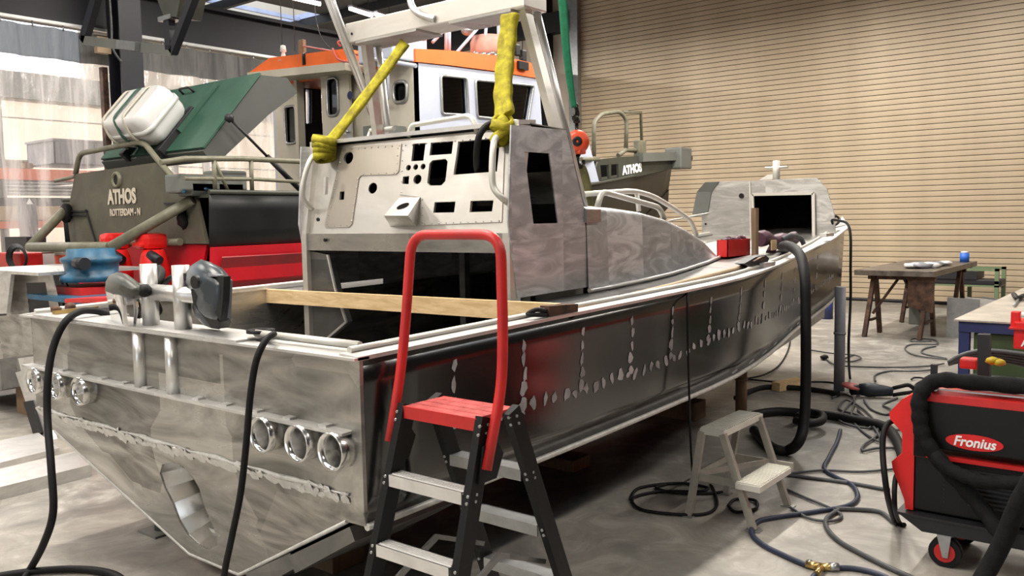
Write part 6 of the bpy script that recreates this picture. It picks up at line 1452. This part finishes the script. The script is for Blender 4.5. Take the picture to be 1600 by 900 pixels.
# ================================================================ things on the hull
# welding helmet and face shield hooked on the bollard
t = thing('welding_helmet', 'dark welding helmet hooked over the right end of the mooring bollard', 'welding helmet', oY(325, 500, 1.98))
HM = 1.98
def hp_(px, py, dy=0): return oY(px, py, HM + dy)
outl = [(287, 440), (289, 425), (298, 415), (314, 405), (330, 410), (346, 418), (356, 428), (361, 440), (359, 470), (352, 500), (343, 515), (330, 513), (318, 508), (305, 495), (300, 480), (303, 465), (296, 452)]
rr = []
cx, cy = 325, 458
for k, (s, dy) in enumerate(((1, .0), (.98, -.05), (.88, -.09), (.66, -.12), (.3, -.135))):
    rr.append([hp_(cx + (a_ - cx) * s, cy + (b_ - cy) * s, dy + .05) for a_, b_ in outl])
bm = B(); loft(bm, rr); hs = build('helmet_shell', bm, M['helmet'], t)
bm = B(); bar(bm, hp_(350, 436, -.02), hp_(347, 500, -.02), .06, .04, up=(0, 1, 0)); bar(bm, hp_(330, 432, -.06), hp_(345, 436, -.06), .03, .03); build('filter_frame', bm, M['grey_plastic'], t)
bm = B(); prism(bm, [hp_(*p_, -.075) for p_ in ((322, 440), (330, 432), (350, 432), (348, 470), (344, 502), (330, 480), (318, 458))], (0, .03, 0)); build('dark_visor', bm, M['helmet_dark'], t)
bm = B(); prism(bm, [hp_(*p_, -.06) for p_ in ((298, 452), (306, 450), (344, 505), (340, 514), (330, 512), (302, 475))], (0, .05, 0)); build('chin_guard', bm, M['helmet_dark'], t)
bm = B(); c_ = hp_(303, 441, -.09); cyl(bm, c_ + V((0, .06, 0)), c_, .026, 16); build('knob', bm, M['helmet_dark'], t)
bm = B(); c_ = hp_(288, 432, -.02); cyl(bm, c_ + V((0, .03, 0)), c_, .014, 12); tube(bm, smooth_pts([hp_(287, 434, .03), hp_(268, 433, .06), hp_(258, 446, .1), hp_(275, 450, .12), hp_(292, 446, .12)], 5), .012, 8); build('headband', bm, M['rubber'], t)
t = thing('face_shield', 'clear face shield with a dark grey brow hooked on the left end of the bollard', 'face shield', oY(200, 480, 1.95))
FM = 1.95
def fp(px, py, dy=0): return oY(px, py, FM + dy)
top_ = [(164, 455), (165, 440), (171, 430), (183, 425), (198, 428), (212, 438), (222, 446), (228, 455), (222, 464), (210, 470), (196, 473)]
rr = []
for s, dy in ((1, .05), (.98, 0), (.85, -.05), (.55, -.08), (.2, -.09)):
    rr.append([fp(192 + (a_ - 192) * s, 452 + (b_ - 452) * s, dy) for a_, b_ in top_])
bm = B(); loft(bm, rr); build('brow_guard', bm, M['shield_top'], t)
bm = B(); cols = []
for k in range(9):
    u = k / 8; px = 165 + 52 * u; dy = -.075 * math.sin(PI * u); cols.append([fp(px, 455, dy), fp(px + 3 + 3 * (1 - u), 485, dy), fp(px + 6 + 4 * (1 - u) - 4 * u, 511, dy * .9)])
R = [[bm.verts.new(p_) for p_ in c_] for c_ in cols]
for a_, b_ in zip(R, R[1:]):
    for k in range(2): bm.faces.new((a_[k], b_[k], b_[k + 1], a_[k + 1])).smooth = True
build('clear_visor', bm, M['clear'], t)
bm = B(); blob(bm, fp(226, 454, -.03), .035, .03, .03, 2); tube(bm, smooth_pts([fp(226, 452, 0), fp(244, 445, .05), fp(252, 428, .1), fp(248, 420, .12)], 5), .02, 8); tube(bm, smooth_pts([fp(244, 470, .08), fp(250, 485, .1), fp(243, 494, .1)], 5), .012, 8); build('headband', bm, M['rubber'], t)
# plank across the cockpit
a_ = V((-4.74, 3.36, 1.225)); b_ = V((-2.22, 2.93, 1.255))
a_ = oX(418, 462, -4.70); b_ = oX(874, 489, -2.24)
bm = B(); bar(bm, a_, b_, .04, .085); o = build('wooden_plank', bm, M['wood']); tagp(o, 'long pale pine plank laid across the cockpit from gunwale to gunwale', 'plank')
t = thing('chisel_grinder', 'dark tool lying on the starboard gunwale at the end of the plank', 'tool', oX(870, 488, -2.22))
bm = B(); bar(bm, oX(851, 487, -2.21), oX(896, 483, -2.21), .05, .05); build('tool_body', bm, M['rust'], t)
bm = B(); tube(bm, smooth_pts([oX(853, 486, -2.2), oX(838, 484, -2.2), oX(824, 491, -2.22), oX(835, 492, -2.2), oX(856, 492, -2.2)], 5), .01, 8); build('cord_loop', bm, M['rubber'], t)
bm = B(); tube(bm, smooth_pts([oX(897, 482, -2.25), oX(980, 463, -2.26), oX(1080, 438, -2.28), oX(1165, 416, -2.36)], 4), .014, 8); o = build('wooden_rod', bm, M['wood_beam']); tagp(o, 'thin pale wooden rod lying along the starboard gunwale', 'rod')
# tools on the foredeck
t = thing('red_toolbox', 'open red toolbox full of tools on the foredeck', 'toolbox', oX(1155, 418, -2.85))
a_ = oX(1137, 417, -2.85); b_ = oX(1175, 412, -2.85)
zt0 = hull(6.3)[1] - .005
bm = B(); y0_, y1_ = a_.y, a_.y + .42; x0_, x1_ = -2.94, -2.85
box(bm, x0_, x1_, y0_, y1_, zt0, zt0 + .01); box(bm, x0_, x0_ + .006, y0_, y1_, zt0, zt0 + .14); box(bm, x1_ - .006, x1_, y0_, y1_, zt0, zt0 + .14); box(bm, x0_, x1_, y0_, y0_ + .006, zt0, zt0 + .14); box(bm, x0_, x1_, y1_ - .006, y1_, zt0, zt0 + .14); build('box_body', bm, M['red_bright'], t)
bm = B()
for k in range(9): blob(bm, (x0_ + .03 + .03 * rnd.random(), y0_ + .04 + k * .042, zt0 + .135 + .02 * rnd.random()), .03, .035, .02, 1, .3)
build('box_contents', bm, M['purple'], t)
bm = B(); p_ = oX(1180, 325, -2.62); q_ = oX(1186, 403, -2.62); bar(bm, (p_.x, p_.y, q_.z - .04), (p_.x, p_.y, p_.z), .05, .035, up=(1, 0, 0)); o = build('wooden_upright', bm, M['wood_post']); tagp(o, 'short grey wooden board standing upright on the deck by the toolbox', 'board')
t = thing('gunwale_grinder', 'flat grey tool resting on the gunwale beside the upright board', 'tool', oX(1185, 408, -2.32))
bm = B(); prism(bm, [oX(*c_, -2.3) for c_ in ((1163, 412), (1180, 402), (1196, 398), (1202, 404), (1198, 414), (1180, 417))], (-.07, 0, 0)); build('tool_body', bm, M['steel_dark'], t)
bm = B(); prism(bm, [oX(*c_, -2.31) for c_ in ((1172, 408), (1184, 401), (1190, 400), (1186, 408))], (.03, 0, 0)); build('tool_tip', bm, M['rust'], t)
t = thing('purple_power_tool', 'dull purple power tool with a yellow label on the foredeck', 'power tool', oX(1205, 395, -2.75))
bm = B(); L = smooth_pts([oX(1186, 374, -2.75), oX(1198, 372, -2.75), oX(1212, 378, -2.75), oX(1226, 374, -2.75), oX(1240, 372, -2.75)], 4); tube(bm, L, [.055 + .012 * math.sin(k * .8) for k in range(len(L))], 12); tube(bm, [oX(1212, 378, -2.75), oX(1203, 396, -2.75)], .035, 10); build('tool_body', bm, M['purple'], t)
bm = B(); c_ = oX(1208, 383, -2.68); box(bm, c_.x, c_.x + .01, c_.y - .05, c_.y + .05, c_.z - .04, c_.z + .04); build('yellow_label', bm, M['wood'], t)
cable('tool_hose', [oX(1222, 374, -2.7), oX(1235, 368, -2.68), oX(1250, 372, -2.66), oX(1256, 382, -2.64)], .02, 'grey_cable', 'grey hose arching off the purple power tool at the gunwale', 'hose')
# black hose loop on the console
cable('console_hose', [oY(748, 275, 3.62), oY(745, 262, 3.40), oY(745, 235, 3.33), oY(749, 212, 3.32), oY(760, 197, 3.35), oY(775, 193, 3.40), oY(782, 205, 3.5)], .017, 'rubber', 'thick black hose looping out of the big console opening', 'hose', seg=10)
# ================================================================ slings, hoist
def strap(name, pts, w, th, m, label, n=8, up=(0, -1, .2), cat='sling', wv=None):
    bm = B(); P_ = smooth_pts(pts, n); rr_ = [1 + .06 * math.sin(i * .9) for i in range(len(P_))] if wv is None else wv(len(P_))
    tube(bm, P_, rr_, prof=[(-w, -th), (-w * .3, -th * 1.5), (w * .4, -th), (w, -th * .6), (w, th), (w * .3, th * .7), (-w * .4, th * 1.4), (-w, th)], up=up, mi=0)
    o = build(name, bm, M[m]); return o
t = thing('yellow_sling', 'yellow lifting sling slanting from the port console corner to the arch beam', 'sling', oY(510, 240, 3.4), 'yellow slings tying the console to the arch')
def part(o, t):
    o.parent = t; o.location = V(o.location) - V(t.location)
o = strap('sling_band', [oY(513, 226, 3.40), oY(560, 166, 3.5), oY(605, 106, 3.6), oY(634, 66, 3.66)], .036, .012, 'yellow', ''); part(o, t)
bm = B(); c_ = oY(507, 232, 3.36)
for k in range(4):
    L = [c_ + V((math.cos(a_) * (.05 + .006 * k), math.sin(a_) * .06, (k - 1.5) * .032 + .015 * math.cos(a_ + k))) for a_ in [2 * PI * j / 16 for j in range(16)]]
    tube(bm, L, .024, closed=True, prof=[(-.35, -1), (.35, -1), (.5, 0), (.35, 1), (-.35, 1), (-.5, 0)], up=(0, 0, 1))
blob(bm, c_, .055, .06, .07, 2, .08)
o = build('sling_knot', bm, M['yellow']); part(o, t)
t = thing('yellow_sling', 'yellow lifting sling hanging straight down from the arch beam to the starboard console corner', 'sling', oY(787, 210, 3.4), 'yellow slings tying the console to the arch')
o = strap('sling_band', [oY(797, 22, 3.60), oY(793, 60, 3.58), oY(788, 110, 3.52), oY(786, 150, 3.46), oY(789, 182, 3.4)], .05, .014, 'yellow', ''); part(o, t)
bm = B(); c_ = oY(786, 203, 3.38)
for k in range(3):
    L = [c_ + V((math.cos(a_) * .05, math.sin(a_) * .05, (k - 1) * .035 + .03 * math.cos(a_ + 2 * k))) for a_ in [2 * PI * j / 16 for j in range(16)]]
    tube(bm, L, .022, closed=True, prof=[(-.35, -1), (.35, -1), (.5, 0), (.35, 1), (-.35, 1), (-.5, 0)], up=(0, 0, 1))
blob(bm, c_, .045, .045, .08, 2, .1); o = build('sling_knot', bm, M['yellow']); part(o, t)
HX = -3.4
t = thing('green_sling', 'green lifting sling hanging from the roof above the hoist', 'sling', oX(896, 165, HX))
o = strap('sling_band', [oX(872, -60, HX), oX(879, 0, HX), oX(884, 70, HX), oX(891, 130, HX), oX(897, 168, HX)], .03, .010, 'green_sling', '', up=(1, -1, 0), wv=lambda n: [1 - .45 * (i / (n - 1)) ** 2 for i in range(n)]); part(o, t)
bm = B(); a_ = oX(872, -60, HX); bar(bm, a_, (a_.x, a_.y, 7.0), .08, .02, up=(1, 0, 0)); o = build('upper_band', bm, M['green_sling']); part(o, t)
t = thing('chain_hoist', 'orange manual chain hoist with black hooks hanging behind the arch brace', 'hoist', oX(903, 222, HX))
c_ = oX(902, 222, HX); tv = (CP - c_); tv.z = 0; tv.normalize()
bm = B(); lathe(bm, [(0, -.07), (.06, -.07), (.08, -.045), (.084, .0), (.08, .045), (.05, .06), (0, .06)], c_, tv, 24); rbox(bm, c_.x - .05, c_.x + .05, c_.y - .04, c_.y + .04, c_.z - .085, c_.z + .02, .015); build('hoist_body', bm, M['orange_hoist'], t)
bm = B(); lathe(bm, [(0, .058), (.012, .062), (.03, .066), (.036, .058)], c_, tv, 20); build('hand_wheel', bm, M['black'], t)
bm = B()
for k in range(9):
    q_ = oX(901, 200 - k * 4.2, HX); L = [q_ + V((math.cos(a_) * .009 * (1 if k % 2 else .3), math.cos(a_) * .009 * (.3 if k % 2 else 1), math.sin(a_) * .016)) for a_ in [2 * PI * j / 10 for j in range(10)]]; tube(bm, L, .0045, 5, closed=True)
build('load_chain', bm, M['chain'], t)
bm = B(); q_ = oX(899, 178, HX); tube(bm, smooth_pts([q_ + V((0, 0, .05)), q_ + V((.0, .02, .03)), q_ + V((0, .03, 0)), q_ + V((0, 0, -.03)), q_ + V((0, -.03, -.01))], 5), .012, 8); blob(bm, q_ + V((0, 0, -.03)), .03, .03, .02, 1); blob(bm, oX(901, 190, HX), .03, .03, .018, 1); build('top_hook', bm, M['chain'], t)
bm = B(); q_ = oX(906, 245, HX); tube(bm, smooth_pts([q_ + V((0, 0, .05)), q_ + V((0, -.01, .02)), q_ + V((0, -.035, -.01)), q_ + V((0, -.03, -.05)), q_ + V((0, .01, -.065)), q_ + V((0, .04, -.045)), q_ + V((0, .045, -.02))], 5), [.013 + .004 * math.sin(i / 30 * PI) for i in range(31)], 8); build('bottom_hook', bm, M['chain'], t)
t = thing('olive_sling', 'olive webbing sling hanging from the hoist hook into the hull', 'sling', oX(908, 300, HX))
o = strap('sling_band', [oX(908, 258, HX), oX(909, 266, HX), oX(911, 285, HX), oX(914, 320, HX), oX(917, 345, HX)], .05, .016, 'olive_sling', '', up=(1, -1, 0), wv=lambda n: [.45 + .75 * min(1, i / (n - 1) * 1.5) for i in range(n)]); part(o, t)
# red steel container, added out of the frame to be mirrored in the polished hull side
bm = B(); box(bm, 4.2, 6.2, 8.5, 14.5, 0, 1.35); y_ = 8.7
while y_ < 14.4: box(bm, 4.17, 4.2, y_, y_ + .12, .1, 1.3); y_ += .28
o = build('added_red_container', bm, M['red']); tagp(o, 'red steel container added out of view for its reflection in the hull side', 'container')
# pieces that can be counted get an object each
def split_pieces(o):
    b0 = bmesh.new(); b0.from_mesh(o.data); b0.verts.ensure_lookup_table(); seen = {}; n = 0
    for v in b0.verts:
        if v.index in seen: continue
        st_ = [v]; seen[v.index] = n
        while st_:
            w = st_.pop()
            for e in w.link_edges:
                q_ = e.other_vert(w)
                if q_.index not in seen: seen[q_.index] = n; st_.append(q_)
        n += 1
    if n > 1:
        base = o.name.split('.')[0]
        for k in range(1, n):
            c = b0.copy(); c.verts.ensure_lookup_table(); bmesh.ops.delete(c, geom=[v for v in c.verts if seen[v.index] != k], context='VERTS')
            me = bpy.data.meshes.new(base); c.to_mesh(me); c.free()
            for m_ in o.data.materials: me.materials.append(m_)
            d = bpy.data.objects.new(base, me); COL.objects.link(d); d.parent = o.parent; d.location = o.location
            for md in o.modifiers: e_ = d.modifiers.new(md.name, md.type); e_.thickness = md.thickness; e_.offset = md.offset
        bmesh.ops.delete(b0, geom=[v for v in b0.verts if seen[v.index] != 0], context='VERTS'); b0.to_mesh(o.data)
    b0.free()
for o in [o for o in S.objects if o.type == 'MESH' and o.parent and o.name.split('.')[0] in ('fender_lashing', 'porthole_ring', 'porthole_glass', 'clamp_jaw', 'cleat_plate', 'window_frame', 'window_pane', 'raft_cradle', 'bracket_line', 'beam_pad', 'front_pane', 'yellow_clamp', 'cable_hole', 'post_hole', 'steel_nut', 'upright', 'beam', 'deck_fitting', 'helm_seat', 'roof_pipe', 'leg_tie', 'diagonal_brace', 'trestle_beam', 'roof_spotlight', 'side_frame')]:
    split_pieces(o)
# ================================================================ look
vs_ = S.view_settings; vs_.view_transform = 'Standard'; vs_.look = 'None'; vs_.exposure = -0.35; vs_.gamma = 1.0; vs_.use_curve_mapping = False
S.cycles.use_denoising = True; S.cycles.max_bounces = 8; S.cycles.diffuse_bounces = 4; S.cycles.glossy_bounces = 4; S.cycles.transparent_max_bounces = 12; S.cycles.sample_clamp_indirect = 6; S.cycles.caustics_reflective = False; S.cycles.caustics_refractive = False
